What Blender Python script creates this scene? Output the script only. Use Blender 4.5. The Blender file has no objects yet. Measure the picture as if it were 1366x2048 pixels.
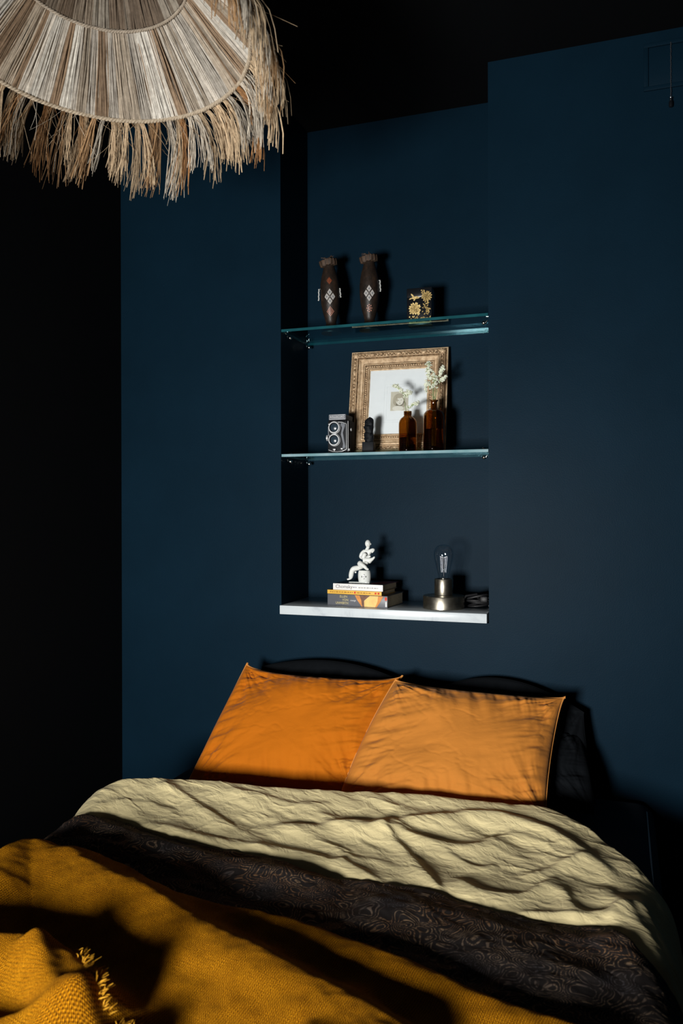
import bpy, bmesh, math, random
import numpy as np
from mathutils import Vector, Matrix, noise as mnoise
PI = math.pi
S = bpy.context.scene
COL = S.collection

# ------------------------------------------------------------------ camera, light, exposure
EYE, DIST = 1.40, 2.40
FPX, YAW, PITCH, ROLL, SHY = 1605.23, 0.3332, -0.0019, -0.0024, -9.89
cd = bpy.data.cameras.new('camera')
cd.sensor_fit = 'VERTICAL'; cd.sensor_height = 36; cd.sensor_width = 24
cd.lens = FPX / 2048 * 36
cd.shift_y = SHY / 2048
cd.dof.use_dof = True; cd.dof.focus_distance = 2.52; cd.dof.aperture_fstop = 6.3
cd.clip_start = .05
cam = bpy.data.objects.new('camera', cd); COL.objects.link(cam)
cam.location = (0, -DIST, EYE)
cam.rotation_mode = 'QUATERNION'
cam.rotation_quaternion = (Matrix.Rotation(YAW, 3, 'Z') @ Matrix.Rotation(PI/2 + PITCH, 3, 'X') @ Matrix.Rotation(ROLL, 3, 'Z')).to_quaternion()
S.camera = cam

S.view_settings.view_transform = 'Standard'
S.view_settings.look = 'None'
S.view_settings.gamma = 1
S.view_settings.use_curve_mapping = False
S.view_settings.exposure = 0.0

W = bpy.data.worlds.new('world'); S.world = W; W.use_nodes = True
W.node_tree.nodes['Background'].inputs[0].default_value = (.25, .35, .5, 1)
W.node_tree.nodes['Background'].inputs[1].default_value = .02

# daylight through the window in the wall behind the camera
WIN_X0, WIN_X1, WIN_Z0, WIN_Z1, WIN_Y = -1.19, -0.65, 0.77, 1.31, -3.30
ld = bpy.data.lights.new('window_daylight', 'AREA')
ld.shape = 'RECTANGLE'; ld.size = .52; ld.size_y = .50
ld.energy = 51; ld.color = (1.0, .99, .96); ld.spread = math.radians(110)
lo = bpy.data.objects.new('window_daylight', ld); COL.objects.link(lo)
lo.location = ((WIN_X0+WIN_X1)/2, WIN_Y+.02, (WIN_Z0+WIN_Z1)/2)
lo.rotation_mode = 'QUATERNION'
lo.rotation_quaternion = Vector((.42, 3.3, .32)).to_track_quat('-Z', 'Y')

# ------------------------------------------------------------------ photo geometry helpers
def ray(x, y):
    u, v = x-683, y-1024-SHY
    c, s = math.cos(-ROLL), math.sin(-ROLL); u, v = c*u-s*v, s*u+c*v
    a, b, z = u/FPX, -v/FPX, 1.
    c, s = math.cos(PITCH), math.sin(PITCH); z, b = c*z-s*b, s*z+c*b
    c, s = math.cos(YAW), math.sin(YAW)
    return Vector((c*a-s*z, s*a+c*z, b))
CAMP = Vector((0, -DIST, EYE))
def atY(x, y, Y):
    r = ray(x, y); return CAMP + r*((Y+DIST)/r.y)
def atZ(x, y, Z):
    r = ray(x, y); return CAMP + r*((Z-EYE)/r.z)

# ------------------------------------------------------------------ naming helpers
def tag(o, label=None, cat=None, group=None, kind=None):
    if label: o['label'] = label
    if cat: o['category'] = cat
    if group: o['group'] = group
    if kind: o['kind'] = kind
    return o
def thing(name, label, cat, loc=(0, 0, 0), rz=0, group=None):
    o = bpy.data.objects.new(name, None); COL.objects.link(o)
    o.location = loc; o.rotation_euler = (0, 0, rz); o.empty_display_size = .05
    return tag(o, label, cat, group)
def copy_tree(o, parent=None):
    c = o.copy(); COL.objects.link(c)
    if parent: c.parent = parent
    for ch in list(o.children): copy_tree(ch, c)
    return c

# ------------------------------------------------------------------ materials
def lin(h):
    h = h.lstrip('#'); r = []
    for i in (0, 2, 4):
        v = int(h[i:i+2], 16)/255
        r.append(v/12.92 if v <= .04045 else ((v+.055)/1.055)**2.4)
    return tuple(r)+(1,)
def rgb(r, g, b): return (r, g, b, 1)
class Mat:
    def __init__(s, name, base=(.5, .5, .5, 1), rough=.6, metal=0, spec=.5, trans=0, ior=1.45, coat=0):
        m = bpy.data.materials.new(name); m.use_nodes = True
        s.m = m; s.n = m.node_tree.nodes; s.l = m.node_tree.links
        s.b = s.n['Principled BSDF']
        i = s.b.inputs
        i['Base Color'].default_value = base; i['Roughness'].default_value = rough
        i['Metallic'].default_value = metal; i['Specular IOR Level'].default_value = spec
        i['Transmission Weight'].default_value = trans; i['IOR'].default_value = ior
        i['Coat Weight'].default_value = coat
    def node(s, t, **kw):
        n = s.n.new(t)
        for k, v in kw.items():
            if k.startswith('_'): n.inputs[k[1:].replace('_', ' ')].default_value = v
            else: setattr(n, k, v)
        return n
    def coord(s, kind='Object', scale=(1, 1, 1), rot=(0, 0, 0)):
        t = s.node('ShaderNodeTexCoord'); mp = s.node('ShaderNodeMapping')
        mp.inputs['Scale'].default_value = scale; mp.inputs['Rotation'].default_value = rot
        s.l.new(t.outputs[kind], mp.inputs[0]); return mp.outputs[0]
    def noise(s, vec, scale=5, detail=4, rough=.5, dist=0):
        n = s.node('ShaderNodeTexNoise'); n.inputs['Scale'].default_value = scale
        n.inputs['Detail'].default_value = detail; n.inputs['Roughness'].default_value = rough
        n.inputs['Distortion'].default_value = dist
        s.l.new(vec, n.inputs['Vector']); return n.outputs['Fac']
    def ramp(s, fac, stops):
        r = s.node('ShaderNodeValToRGB'); e = r.color_ramp.elements
        while len(e) < len(stops): e.new(.5)
        for k, (p, c) in enumerate(stops): e[k].position = p; e[k].color = c
        s.l.new(fac, r.inputs[0]); return r.outputs[0]
    def math(s, op, a, b=None, c=None):
        n = s.node('ShaderNodeMath', operation=op)
        for k, v in enumerate((a, b, c)):
            if v is None: continue
            if isinstance(v, (int, float)): n.inputs[k].default_value = v
            else: s.l.new(v, n.inputs[k])
        return n.outputs[0]
    def mix(s, fac, a, b, mode='MIX'):
        n = s.node('ShaderNodeMix', data_type='RGBA', blend_type=mode)
        for k, v in ((0, fac), (6, a), (7, b)):
            if isinstance(v, (int, float, tuple)): n.inputs[k].default_value = v
            else: s.l.new(v, n.inputs[k])
        return n.outputs[2]
    def color(s, out): s.l.new(out, s.b.inputs['Base Color']); return s
    def roughf(s, out): s.l.new(out, s.b.inputs['Roughness']); return s
    def bump(s, h, strength=.3, dist=.002):
        n = s.node('ShaderNodeBump'); n.inputs['Strength'].default_value = strength
        n.inputs['Distance'].default_value = dist
        s.l.new(h, n.inputs['Height'])
        if s.b.inputs['Normal'].is_linked:
            s.l.new(s.b.inputs['Normal'].links[0].from_socket, n.inputs['Normal'])
        s.l.new(n.outputs[0], s.b.inputs['Normal']); return s

def wall_mat(name, c, rough=.5, spec=.3):
    m = Mat(name, c, rough, spec=spec); v = m.coord()
    m.bump(m.noise(v, 260, 3, .6), .22, .0016); m.bump(m.noise(v, 14, 3), .10, .004)
    big = m.noise(v, 2.2, 4, .6)
    m.color(m.ramp(big, [(.3, tuple(x*.86 for x in c[:3])+(1,)), (.7, tuple(x*1.12 for x in c[:3])+(1,))]))
    return m.m
M = {}
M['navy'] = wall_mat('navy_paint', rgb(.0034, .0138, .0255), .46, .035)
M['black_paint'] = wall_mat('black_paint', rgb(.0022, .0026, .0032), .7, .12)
M['dull_paint'] = wall_mat('charcoal_paint', rgb(.010, .012, .014), .7, .2)
m = Mat('dark_floor', rgb(.02, .014, .01), .4); v = m.coord(scale=(8, 1, 1))
m.color(m.ramp(m.noise(v, 3, 6), [(.3, rgb(.010, .007, .005)), (.7, rgb(.03, .02, .013))])); M['floor'] = m.m
m = Mat('white_frame_paint', rgb(.6, .6, .58), .4); m.bump(m.noise(m.coord(), 90), .1); M['white_paint'] = m.m

def fabric(name, c, vary=.12, rough=.85, weave=900, wstr=.2, crease=.5, cs=16, sheen=.05, sub=None):
    m = Mat(name, c, rough, spec=.15); uv = m.coord('UV')
    m.b.inputs['Sheen Weight'].default_value = sheen
    n1 = m.noise(uv, 6, 5, .6)
    lo_ = tuple(x*(1-vary) for x in c[:3])+(1,); hi = tuple(min(1, x*(1+vary)) for x in c[:3])+(1,)
    m.color(m.ramp(n1, [(.3, lo_), (.7, hi)]))
    # crumple: ridged, stretched noise
    uv2 = m.coord('UV', scale=(1, 1.7, 1), rot=(0, 0, .35))
    nn = m.noise(uv2, cs, 3, .55, .6)
    rid = m.math('ABSOLUTE', m.math('SUBTRACT', nn, .5))
    m.bump(rid, crease, .012)
    n3 = m.noise(uv2, cs*3.1, 3, .6, .8); m.bump(m.math('ABSOLUTE', m.math('SUBTRACT', n3, .5)), crease*.6, .004)
    w = m.node('ShaderNodeTexNoise'); w.inputs['Scale'].default_value = weave; m.l.new(uv, w.inputs['Vector'])
    m.bump(w.outputs['Fac'], wstr, .0008)
    return m
M['orange'] = fabric('orange_cotton', rgb(.44, .118, .003), .04, .85, crease=.16, cs=14).m  # left pillowcase: warm bounce light put into the colour
M['orange_pale'] = fabric('pale_orange_cotton', rgb(.455, .166, .025), .04, .85, crease=.16, cs=14).m  # same cotton for the right pillow, with less bounce light in its colour
M['orange_seam'] = fabric('orange_seam', rgb(.62, .25, .055), .1, .85).m
M['cream'] = fabric('cream_cotton', rgb(.74, .62, .335), .03, .85, crease=.5, cs=17).m
M['sheet'] = fabric('navy_sheet', rgb(.022, .032, .050), .1, .7, crease=.15, cs=6).m
M['black_fabric'] = fabric('black_cotton', rgb(.0024, .0034, .0048), .1, .9, crease=.3, cs=7, sheen=0).m

# mustard wool with an open basket weave
m = Mat('mustard_wool', rgb(.5, .25, .01), .95, spec=.08); uv = m.coord('UV')
m.b.inputs['Sheen Weight'].default_value = .0
jit = m.node('ShaderNodeTexNoise'); jit.inputs['Scale'].default_value = 60; jit.inputs['Detail'].default_value = 3
m.l.new(uv, jit.inputs['Vector'])
add = m.node('ShaderNodeVectorMath', operation='MULTIPLY_ADD'); m.l.new(jit.outputs['Color'], add.inputs[0])
add.inputs[1].default_value = (.004, .004, 0); m.l.new(uv, add.inputs[2])
sp = m.node('ShaderNodeSeparateXYZ'); m.l.new(add.outputs[0], sp.inputs[0])
wx = m.math('SINE', m.math('MULTIPLY', sp.outputs[0], 2*PI/.0040)); wy = m.math('SINE', m.math('MULTIPLY', sp.outputs[1], 2*PI/.0040))
we = m.math('MULTIPLY', wx, wy)
fine = m.noise(uv, 420, 4, .7)
h = m.math('ADD', m.math('MULTIPLY', we, .42), m.math('ADD', m.math('MULTIPLY', wx, .26), m.math('MULTIPLY', fine, 1.6)))
patch = m.noise(uv, 16, 4, .6)
cc = m.ramp(m.math('ADD', m.math('MULTIPLY', h, .55), m.math('MULTIPLY', patch, .45)), [(.38, rgb(.10, .034, .001)), (.64, rgb(.36, .130, .0015)), (.92, rgb(.70, .30, .008))])
m.color(cc); m.bump(h, 1.0, .0030); m.bump(m.noise(uv, 30, 3), .3, .008); M['mustard'] = m.m
m = Mat('mustard_yarn', rgb(.55, .25, .02), .95, spec=.08)
m.color(m.ramp(m.noise(m.coord(), 120, 3), [(.3, rgb(.34, .15, .008)), (.7, rgb(.66, .33, .03))])); M['yarn'] = m.m

# paisley: swirling woven lines on a near-black ground
m = Mat('paisley_weave', rgb(.03, .025, .02), .8, spec=.15); uv = m.coord('UV')
nz = m.node('ShaderNodeTexNoise'); nz.inputs['Scale'].default_value = 9; nz.inputs['Detail'].default_value = 2
m.l.new(uv, nz.inputs['Vector'])
ad = m.node('ShaderNodeVectorMath', operation='MULTIPLY_ADD'); m.l.new(nz.outputs['Color'], ad.inputs[0]); ad.inputs[1].default_value = (.14, .14, 0); m.l.new(uv, ad.inputs[2])
vo = m.node('ShaderNodeTexVoronoi', feature='F1'); vo.inputs['Scale'].default_value = 23; m.l.new(ad.outputs[0], vo.inputs['Vector'])
rings = m.math('SINE', m.math('MULTIPLY', vo.outputs['Distance'], 54))
ve = m.node('ShaderNodeTexVoronoi', feature='DISTANCE_TO_EDGE'); ve.inputs['Scale'].default_value = 130; m.l.new(ad.outputs[0], ve.inputs['Vector'])
lines = m.math('MULTIPLY', m.ramp(rings, [(.40, rgb(0, 0, 0)), (.72, rgb(1, 1, 1))]), m.ramp(ve.outputs['Distance'], [(.02, rgb(.1, .1, .1)), (.16, rgb(1, 1, 1))]))
reg = m.noise(uv, 7, 3)
tone = m.ramp(reg, [(.34, rgb(.06, .055, .06)), (.5, rgb(.25, .165, .10)), (.62, rgb(.21, .105, .05)), (.74, rgb(.075, .075, .08))])
m.color(m.mix(lines, rgb(.022, .018, .017), tone)); m.bump(lines, .35, .0015); m.bump(m.noise(uv, 700, 2), .3, .0006)
M['paisley'] = m.m

m = Mat('marble', rgb(.72, .76, .78), .22); v = m.coord()
a = m.noise(v, 9, 8, .62, 1.2); b_ = m.noise(v, 45, 5, .6)
m.color(m.mix(m.math('MULTIPLY', b_, .25), m.ramp(a, [(.30, rgb(.40, .44, .48)), (.45, rgb(.57, .62, .65)), (.7, rgb(.63, .68, .70))]), rgb(.48, .52, .55))); M['marble'] = m.m

# glass for shelves: clear with green-blue body, greener polished edges
def sheet_glass(name, tint, gloss_rough=.03, refl=(1, 1, 1, 1), f0=.04, pw=5):
    m = bpy.data.materials.new(name); m.use_nodes = True; n = m.node_tree.nodes; l = m.node_tree.links
    n.clear(); o = n.new('ShaderNodeOutputMaterial'); t = n.new('ShaderNodeBsdfTransparent'); t.inputs[0].default_value = tint
    g = n.new('ShaderNodeBsdfGlossy'); g.inputs['Roughness'].default_value = gloss_rough; g.inputs['Color'].default_value = refl
    w = n.new('ShaderNodeLayerWeight'); w.inputs[0].default_value = .5
    p = n.new('ShaderNodeMath'); p.operation = 'POWER'; p.inputs[1].default_value = pw; l.new(w.outputs['Facing'], p.inputs[0])
    q = n.new('ShaderNodeMath'); q.operation = 'MULTIPLY_ADD'; q.inputs[1].default_value = 1-f0; q.inputs[2].default_value = f0; l.new(p.outputs[0], q.inputs[0])
    mx = n.new('ShaderNodeMixShader')
    l.new(q.outputs[0], mx.inputs[0]); l.new(t.outputs[0], mx.inputs[1]); l.new(g.outputs[0], mx.inputs[2]); l.new(mx.outputs[0], o.inputs[0]); return m
M['glass'] = sheet_glass('shelf_glass', (.74, .93, .95, 1), .02, (.70, .93, 1, 1))
M['pane'] = sheet_glass('picture_glass', (.98, .99, .99, 1))
m = Mat('glass_edge', rgb(.10, .30, .32), .12, coat=.5); m.color(m.ramp(m.noise(m.coord(scale=(6, 1, 1)), 3, 2), [(.3, rgb(.13, .27, .30)), (.7, rgb(.28, .40, .44))])); M['glass_edge'] = m.m  # lower shelf edge: window reflection put into the colour
m = Mat('glass_edge_deep', rgb(.02, .12, .14), .12, coat=.5); m.color(m.ramp(m.noise(m.coord(scale=(6, 1, 1)), 3, 2), [(.3, rgb(.007, .055, .068)), (.7, rgb(.012, .085, .10))])); M['glass_edge_deep'] = m.m  # same edge on the upper shelf, its weaker light put into the colour
M['bulb_glass'] = sheet_glass('bulb_glass', (.96, .97, .98, 1), .02, (1, 1, 1, 1), .06, 3)
m = Mat('amber_glass', rgb(.6, .3, .08), .04, trans=1, ior=1.5); m.color(m.ramp(m.noise(m.coord(), 20, 2), [(.3, rgb(.40, .19, .040)), (.7, rgb(.48, .24, .055))])); M['amber'] = m.m
m = Mat('bottle_water', rgb(.9, .95, .95), .0, trans=1, ior=1.33); M['water'] = m.m

def metal(name, c, rough=.3, ns=80, var=.15, aniso=0):
    m = Mat(name, c, rough, 1); n = m.noise(m.coord(), ns, 4)
    m.color(m.ramp(n, [(.3, tuple(x*(1-var) for x in c[:3])+(1,)), (.7, tuple(min(1, x*(1+var)) for x in c[:3])+(1,))]))
    m.bump(n, .06, .001); m.b.inputs['Anisotropic'].default_value = aniso; return m.m
M['chrome'] = metal('chrome', rgb(.75, .78, .8), .12, 40, .05)
m = Mat('satin_chrome', rgb(.55, .56, .57), .35, .35, spec=.6); m.bump(m.noise(m.coord(), 90), .04, .0005); M['satin'] = m.m
M['steel'] = metal('brushed_pewter', rgb(.36, .33, .27), .34, 60, .25)
M['filament'] = metal('filament_wire', rgb(.42, .42, .44), .4)
def plain(name, c, rough=.5, spec=.4, ns=60, var=.12, bump=.1, coat=0):
    m = Mat(name, c, rough, spec=spec, coat=coat); n = m.noise(m.coord(), ns, 4)
    m.color(m.ramp(n, [(.3, tuple(x*(1-var) for x in c[:3])+(1,)), (.7, tuple(min(1, x*(1+var)) for x in c[:3])+(1,))]))
    if bump: m.bump(n, bump, .001)
    return m.m
M['porcelain'] = plain('white_porcelain', rgb(.74, .76, .73), .12, .5, 30, .03, .0, .6)
M['black_gloss'] = plain('black_lacquer', rgb(.006, .007, .009), .25, .5, 30, .1, .03)
M['black_matte'] = plain('black_stone', rgb(.006, .007, .009), .6, .18, 60, .2, .2)
M['leatherette'] = plain('black_leatherette', rgb(.006, .006, .007), .8, .15, 900, .3, .6)
M['lens'] = plain('lens_glass', rgb(.02, .035, .05), .22, 1.0, 20, .1, 0, .4)
M['grey_enamel'] = plain('grey_enamel', rgb(.14, .15, .17), .5, .3, 40, .2, .05)
M['dark_enamel'] = plain('dark_enamel', rgb(.010, .011, .013), .6, .18, 40, .2, .05)
M['cord_black'] = plain('black_cord', rgb(.006, .006, .007), .5, .4, 300, .2, .3)
M['paper'] = plain('mat_board', rgb(.80, .82, .84), .9, .1, 60, .015, .05)
M['paper_line'] = plain('plate_mark', rgb(.68, .70, .72), .9, .1)
M['page'] = plain('book_pages', rgb(.5, .42, .3), .9, .1, 200, .15, .2)
M['print_bg'] = plain('print_paper', rgb(.56, .52, .43), .9, .1, 25, .10, 0)
M['print_mid'] = plain('print_tone', rgb(.42, .38, .30), .9, .1, 25, .2, 0)
M['print_hi'] = plain('print_light', rgb(.70, .67, .60), .9, .1, 25, .06, 0)
M['print_dk'] = plain('print_dark', rgb(.22, .19, .14), .9, .1, 25, .2, 0)
m = Mat('aged_gilt', rgb(.42, .29, .16), .5, .22); v = m.coord()
g = m.noise(v, 70, 5, .65); g2 = m.noise(v, 9, 3)
m.color(m.mix(g2, m.ramp(g, [(.28, rgb(.30, .19, .10)), (.5, rgb(.60, .44, .27)), (.75, rgb(.78, .62, .42))]), m.ramp(g, [(.28, rgb(.22, .13, .07)), (.5, rgb(.50, .33, .19)), (.75, rgb(.68, .50, .32))])))
m.bump(g, .35, .0015); M['gilt'] = m.m
m = Mat('gilt_recess', rgb(.1, .06, .03), .6, .3); m.color(m.ramp(m.noise(m.coord(), 120, 4), [(.35, rgb(.09, .055, .028)), (.65, rgb(.34, .22, .12))])); M['gilt_dark'] = m.m  # frame grooves and bead channel: their shade put into a darker gilt
m = Mat('carved_wood', rgb(.022, .014, .009), .45, spec=.4); v = m.coord(scale=(1, 1, .6))
g = m.noise(v, 55, 5, .65); m.color(m.ramp(g, [(.3, rgb(.008, .006, .005)), (.55, rgb(.022, .014, .010)), (.75, rgb(.045, .024, .014))])); m.bump(g, .5, .002); M['dark_wood'] = m.m
m = Mat('lid_bark', rgb(.10, .055, .03), .7); v = m.coord(scale=(1, 1, .15)); g = m.noise(v, 120, 4)
m.color(m.ramp(g, [(.3, rgb(.022, .013, .008)), (.7, rgb(.095, .055, .033))])); m.bump(g, .6, .003); M['bark'] = m.m
M['pearl'] = plain('pearl_inlay', rgb(.40, .38, .36), .3, .5, 900, .35, .1)
M['copper_inlay'] = plain('copper_inlay', rgb(.45, .20, .14), .4, .5, 300, .3, .1)
M['rust_inlay'] = plain('rust_inlay', rgb(.16, .04, .015), .6, .3, 400, .6, .2)
M['bead'] = plain('white_bead', rgb(.65, .66, .64), .3, .5)
M['gold_paint'] = metal('gold_leaf', rgb(.80, .60, .26), .42, 200, .25)
M['gold_dull'] = metal('dull_gold_leaf', rgb(.42, .30, .12), .5, 200, .3)
M['white_paper'] = plain('white_cover', rgb(.76, .74, .72), .5, .3, 20, .02, 0)
M['grey_cover'] = plain('grey_cover', rgb(.10, .105, .12), .4, .4, 20, .1, 0)
M['yellow_cover'] = plain('yellow_cover', rgb(.72, .42, .07), .5, .3, 20, .06, 0)
M['ink'] = plain('grey_ink', rgb(.14, .14, .15), .6, .2)
M['ink_blue'] = plain('blue_ink', rgb(.10, .10, .22), .6, .2)
M['ink_brown'] = plain('brown_ink', rgb(.28, .13, .02), .6, .2)
M['ink_red'] = plain('red_ink', rgb(.6, .06, .03), .6, .2)
M['ink_gold'] = plain('gold_ink', rgb(.55, .47, .22), .5, .3)
M['ink_white'] = plain('pale_ink', rgb(.62, .62, .62), .5, .3)
M['skin_a'] = plain('cover_amber', rgb(.80, .50, .17), .4, .3, 60, .12, 0)
M['skin_b'] = plain('cover_orange', rgb(.60, .24, .06), .4, .3, 60, .18, 0)
M['skin_c'] = plain('cover_brown', rgb(.16, .08, .05), .4, .3, 60, .25, 0)
M['stem'] = plain('green_stem', rgb(.17, .25, .11), .6, .3, 200, .25, .2)
M['petal'] = plain('white_petal', rgb(.72, .75, .62), .7, .2, 300, .08, .2)
M['calyx'] = plain('green_calyx', rgb(.34, .42, .20), .7, .2, 300, .25, .2)

# strand straw: tint per strand comes from a colour attribute
def straw(name):
    m = Mat(name, rgb(.5, .4, .3), .75, spec=.25); at = m.node('ShaderNodeAttribute', attribute_name='tint')
    n = m.noise(m.coord(scale=(1, 1, 1)), 90, 4, .6)
    m.color(m.mix(1.0, at.outputs['Color'], m.ramp(n, [(.3, rgb(.72, .70, .68)), (.7, rgb(1.1, 1.1, 1.1))]), 'MULTIPLY'))
    m.bump(n, .3, .002); return m.m
M['straw'] = straw('raffia_straw')

# ------------------------------------------------------------------ mesh builder
class MB:
    def __init__(s): s.v = []; s.f = []; s.mi = []; s.tint = []; s.cur = 0; s.curtint = (1, 1, 1)
    def add(s, vs, fs, mi=None):
        o = len(s.v); s.v += [tuple(p) for p in vs]
        for f in fs: s.f.append([i+o for i in f]); s.mi.append(s.cur if mi is None else mi)
        s.tint += [s.curtint]*len(vs)
    def box(s, x0, x1, y0, y1, z0, z1, bev=0, mi=None):
        if bev <= 0:
            vs = [(x, y, z) for z in (z0, z1) for y in (y0, y1) for x in (x0, x1)]
            fs = [(0, 2, 3, 1), (4, 5, 7, 6), (0, 1, 5, 4), (2, 6, 7, 3), (0, 4, 6, 2), (1, 3, 7, 5)]
            s.add(vs, fs, mi); return
        bm = bmesh.new(); bmesh.ops.create_cube(bm, size=1)
        for v in bm.verts: v.co = Vector(((x0+x1)/2+v.co.x*(x1-x0), (y0+y1)/2+v.co.y*(y1-y0), (z0+z1)/2+v.co.z*(z1-z0)))
        bmesh.ops.bevel(bm, geom=bm.edges[:], offset=bev, segments=2, affect='EDGES', profile=.5)
        s.addbm(bm, mi)
    def addbm(s, bm, mi=None):
        bm.verts.ensure_lookup_table(); bm.verts.index_update()
        s.add([v.co[:] for v in bm.verts], [[v.index for v in f.verts] for f in bm.faces], mi); bm.free()
    def lathe(s, prof, c=(0, 0, 0), n=40, mi=None, cap=True):
        vs = []; fs = []
        for r, z in prof:
            for k in range(n):
                a = 2*PI*k/n; vs.append((c[0]+r*math.cos(a), c[1]+r*math.sin(a), c[2]+z))
        for j in range(len(prof)-1):
            for k in range(n):
                k2 = (k+1) % n; fs.append((j*n+k, j*n+k2, (j+1)*n+k2, (j+1)*n+k))
        if cap:
            if prof[0][0] > 1e-6: fs.append(tuple(range(n))[::-1])
            if prof[-1][0] > 1e-6: fs.append(tuple((len(prof)-1)*n+k for k in range(n)))
        s.add(vs, fs, mi)
    def tube(s, pts, r, n=8, mi=None, cap=True, flat=1.0):
        pts = [Vector(p) for p in pts]; m = len(pts)
        rs = r if isinstance(r, (list, tuple)) else [r]*m
        vs = []; fs = []; up = None
        for i, p in enumerate(pts):
            t = (pts[min(i+1, m-1)]-pts[max(i-1, 0)])
            if t.length < 1e-9: t = Vector((0, 0, 1))
            t.normalize()
            if up is None: up = t.orthogonal().normalized()
            else:
                up = up - t*up.dot(t)
                if up.length < 1e-6: up = t.orthogonal()
                up.normalize()
            w = t.cross(up)
            for k in range(n):
                a = 2*PI*k/n; vs.append(p+up*(math.cos(a)*rs[i])+w*(math.sin(a)*rs[i]*flat))
        for i in range(m-1):
            for k in range(n):
                k2 = (k+1) % n; fs.append((i*n+k, i*n+k2, (i+1)*n+k2, (i+1)*n+k))
        if cap: fs.append(tuple(range(n))[::-1]); fs.append(tuple((m-1)*n+k for k in range(n)))
        s.add(vs, fs, mi)
    def blob(s, c, r, sub=2, sc=(1, 1, 1), rot=None, jit=0, seed=0, mi=None):
        bm = bmesh.new(); bmesh.ops.create_icosphere(bm, subdivisions=sub, radius=1)
        R = rot.to_3x3() if rot else Matrix.Identity(3); rn = random.Random(seed)
        for v in bm.verts:
            k = 1+rn.uniform(-jit, jit)
            v.co = Vector(c)+R @ Vector((v.co.x*sc[0]*r*k, v.co.y*sc[1]*r*k, v.co.z*sc[2]*r*k))
        s.addbm(bm, mi)
    def poly(s, pts, t, mi=None):
        # prism from a flat outline in the XZ plane, front face at y=0, thickness t towards +y
        n = len(pts); vs = [(x, 0, z) for x, z in pts]+[(x, t, z) for x, z in pts]
        fs = [tuple(range(n)), tuple(range(2*n-1, n-1, -1))]+[(i, i+n, (i+1) % n+n, (i+1) % n) for i in range(n)]
        s.add(vs, fs, mi)
    def xform(s, mat, start=0):
        for i in range(start, len(s.v)): s.v[i] = tuple(mat @ Vector(s.v[i]))
    def build(s, name, mats, parent=None, smooth=True, angle=40, tint=False):
        me = bpy.data.meshes.new(name); me.from_pydata(s.v, [], s.f)
        if not isinstance(mats, (list, tuple)): mats = [mats]
        for q in mats: me.materials.append(q)
        me.polygons.foreach_set('material_index', s.mi)
        bm = bmesh.new(); bm.from_mesh(me); bmesh.ops.recalc_face_normals(bm, faces=bm.faces); bm.to_mesh(me); bm.free()
        if tint:
            ca = me.color_attributes.new('tint', 'FLOAT_COLOR', 'POINT')
            arr = np.ones((len(s.v), 4), np.float32); arr[:, :3] = np.array(s.tint); ca.data.foreach_set('color', arr.ravel())
        if smooth:
            me.polygons.foreach_set('use_smooth', [True]*len(me.polygons))
            me.set_sharp_from_angle(angle=math.radians(angle))
        o = bpy.data.objects.new(name, me); COL.objects.link(o)
        if parent: o.parent = parent
        return o
def text_mesh(name, body, size, mat, parent, loc, rot=(PI/2, 0, 0), sx=1, align='LEFT', shear=0, extrude=.0002):
    cu = bpy.data.curves.new(name, 'FONT'); cu.body = body; cu.size = size; cu.extrude = extrude
    cu.align_x = align; cu.align_y = 'CENTER'; cu.shear = shear; cu.resolution_u = 3
    t = bpy.data.objects.new(name+'_c', cu); COL.objects.link(t)
    me = bpy.data.meshes.new_from_object(t.evaluated_get(bpy.context.evaluated_depsgraph_get()))
    bpy.data.objects.remove(t); bpy.data.curves.remove(cu)
    for v in me.vertices: v.co.x *= sx
    me.materials.clear(); me.materials.append(mat)
    o = bpy.data.objects.new(name, me); COL.objects.link(o); o.parent = parent; o.location = loc; o.rotation_euler = rot
    return o

# value noise in numpy
def vnoise(x, y, seed=0):
    xi = np.floor(x).astype(np.int64); yi = np.floor(y).astype(np.int64); fx = x-xi; fy = y-yi
    fx = fx*fx*fx*(fx*(fx*6-15)+10); fy = fy*fy*fy*(fy*(fy*6-15)+10)
    def h(a, b):
        n = (a*374761393+b*668265263+seed*1442695041) & 0xffffffff
        n = ((n ^ (n >> 13))*1274126177) & 0xffffffff
        return ((n ^ (n >> 16)) & 0xffff)/65535.*2-1
    return (h(xi, yi)*(1-fx)+h(xi+1, yi)*fx)*(1-fy)+(h(xi, yi+1)*(1-fx)+h(xi+1, yi+1)*fx)*fy
def fbm(x, y, seed=0, oct=4, g=.5):
    t = 0; a = 1
    for k in range(oct): t = t+a*vnoise(x*2**k, y*2**k, seed+k*17); a *= g
    return t
def sstep(a, b, x):
    t = np.clip((x-a)/(b-a), 0, 1); return t*t*(3-2*t)
def grid_mesh(name, P, UV, mat, parent=None, smooth=True):
    nv, nu, _ = P.shape
    me = bpy.data.meshes.new(name)
    idx = np.arange(nu*nv).reshape(nv, nu)
    q = np.stack([idx[:-1, :-1], idx[:-1, 1:], idx[1:, 1:], idx[1:, :-1]], -1).reshape(-1, 4)
    me.from_pydata(P.reshape(-1, 3).tolist(), [], q.tolist())
    uvl = me.uv_layers.new(name='uv'); uvl.data.foreach_set('uv', UV.reshape(-1, 2)[q.ravel()].astype(np.float32).ravel())
    me.materials.append(mat)
    me.polygons.foreach_set('use_smooth', [smooth]*len(me.polygons))
    o = bpy.data.objects.new(name, me); COL.objects.link(o)
    if parent: o.parent = parent
    return o

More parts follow.
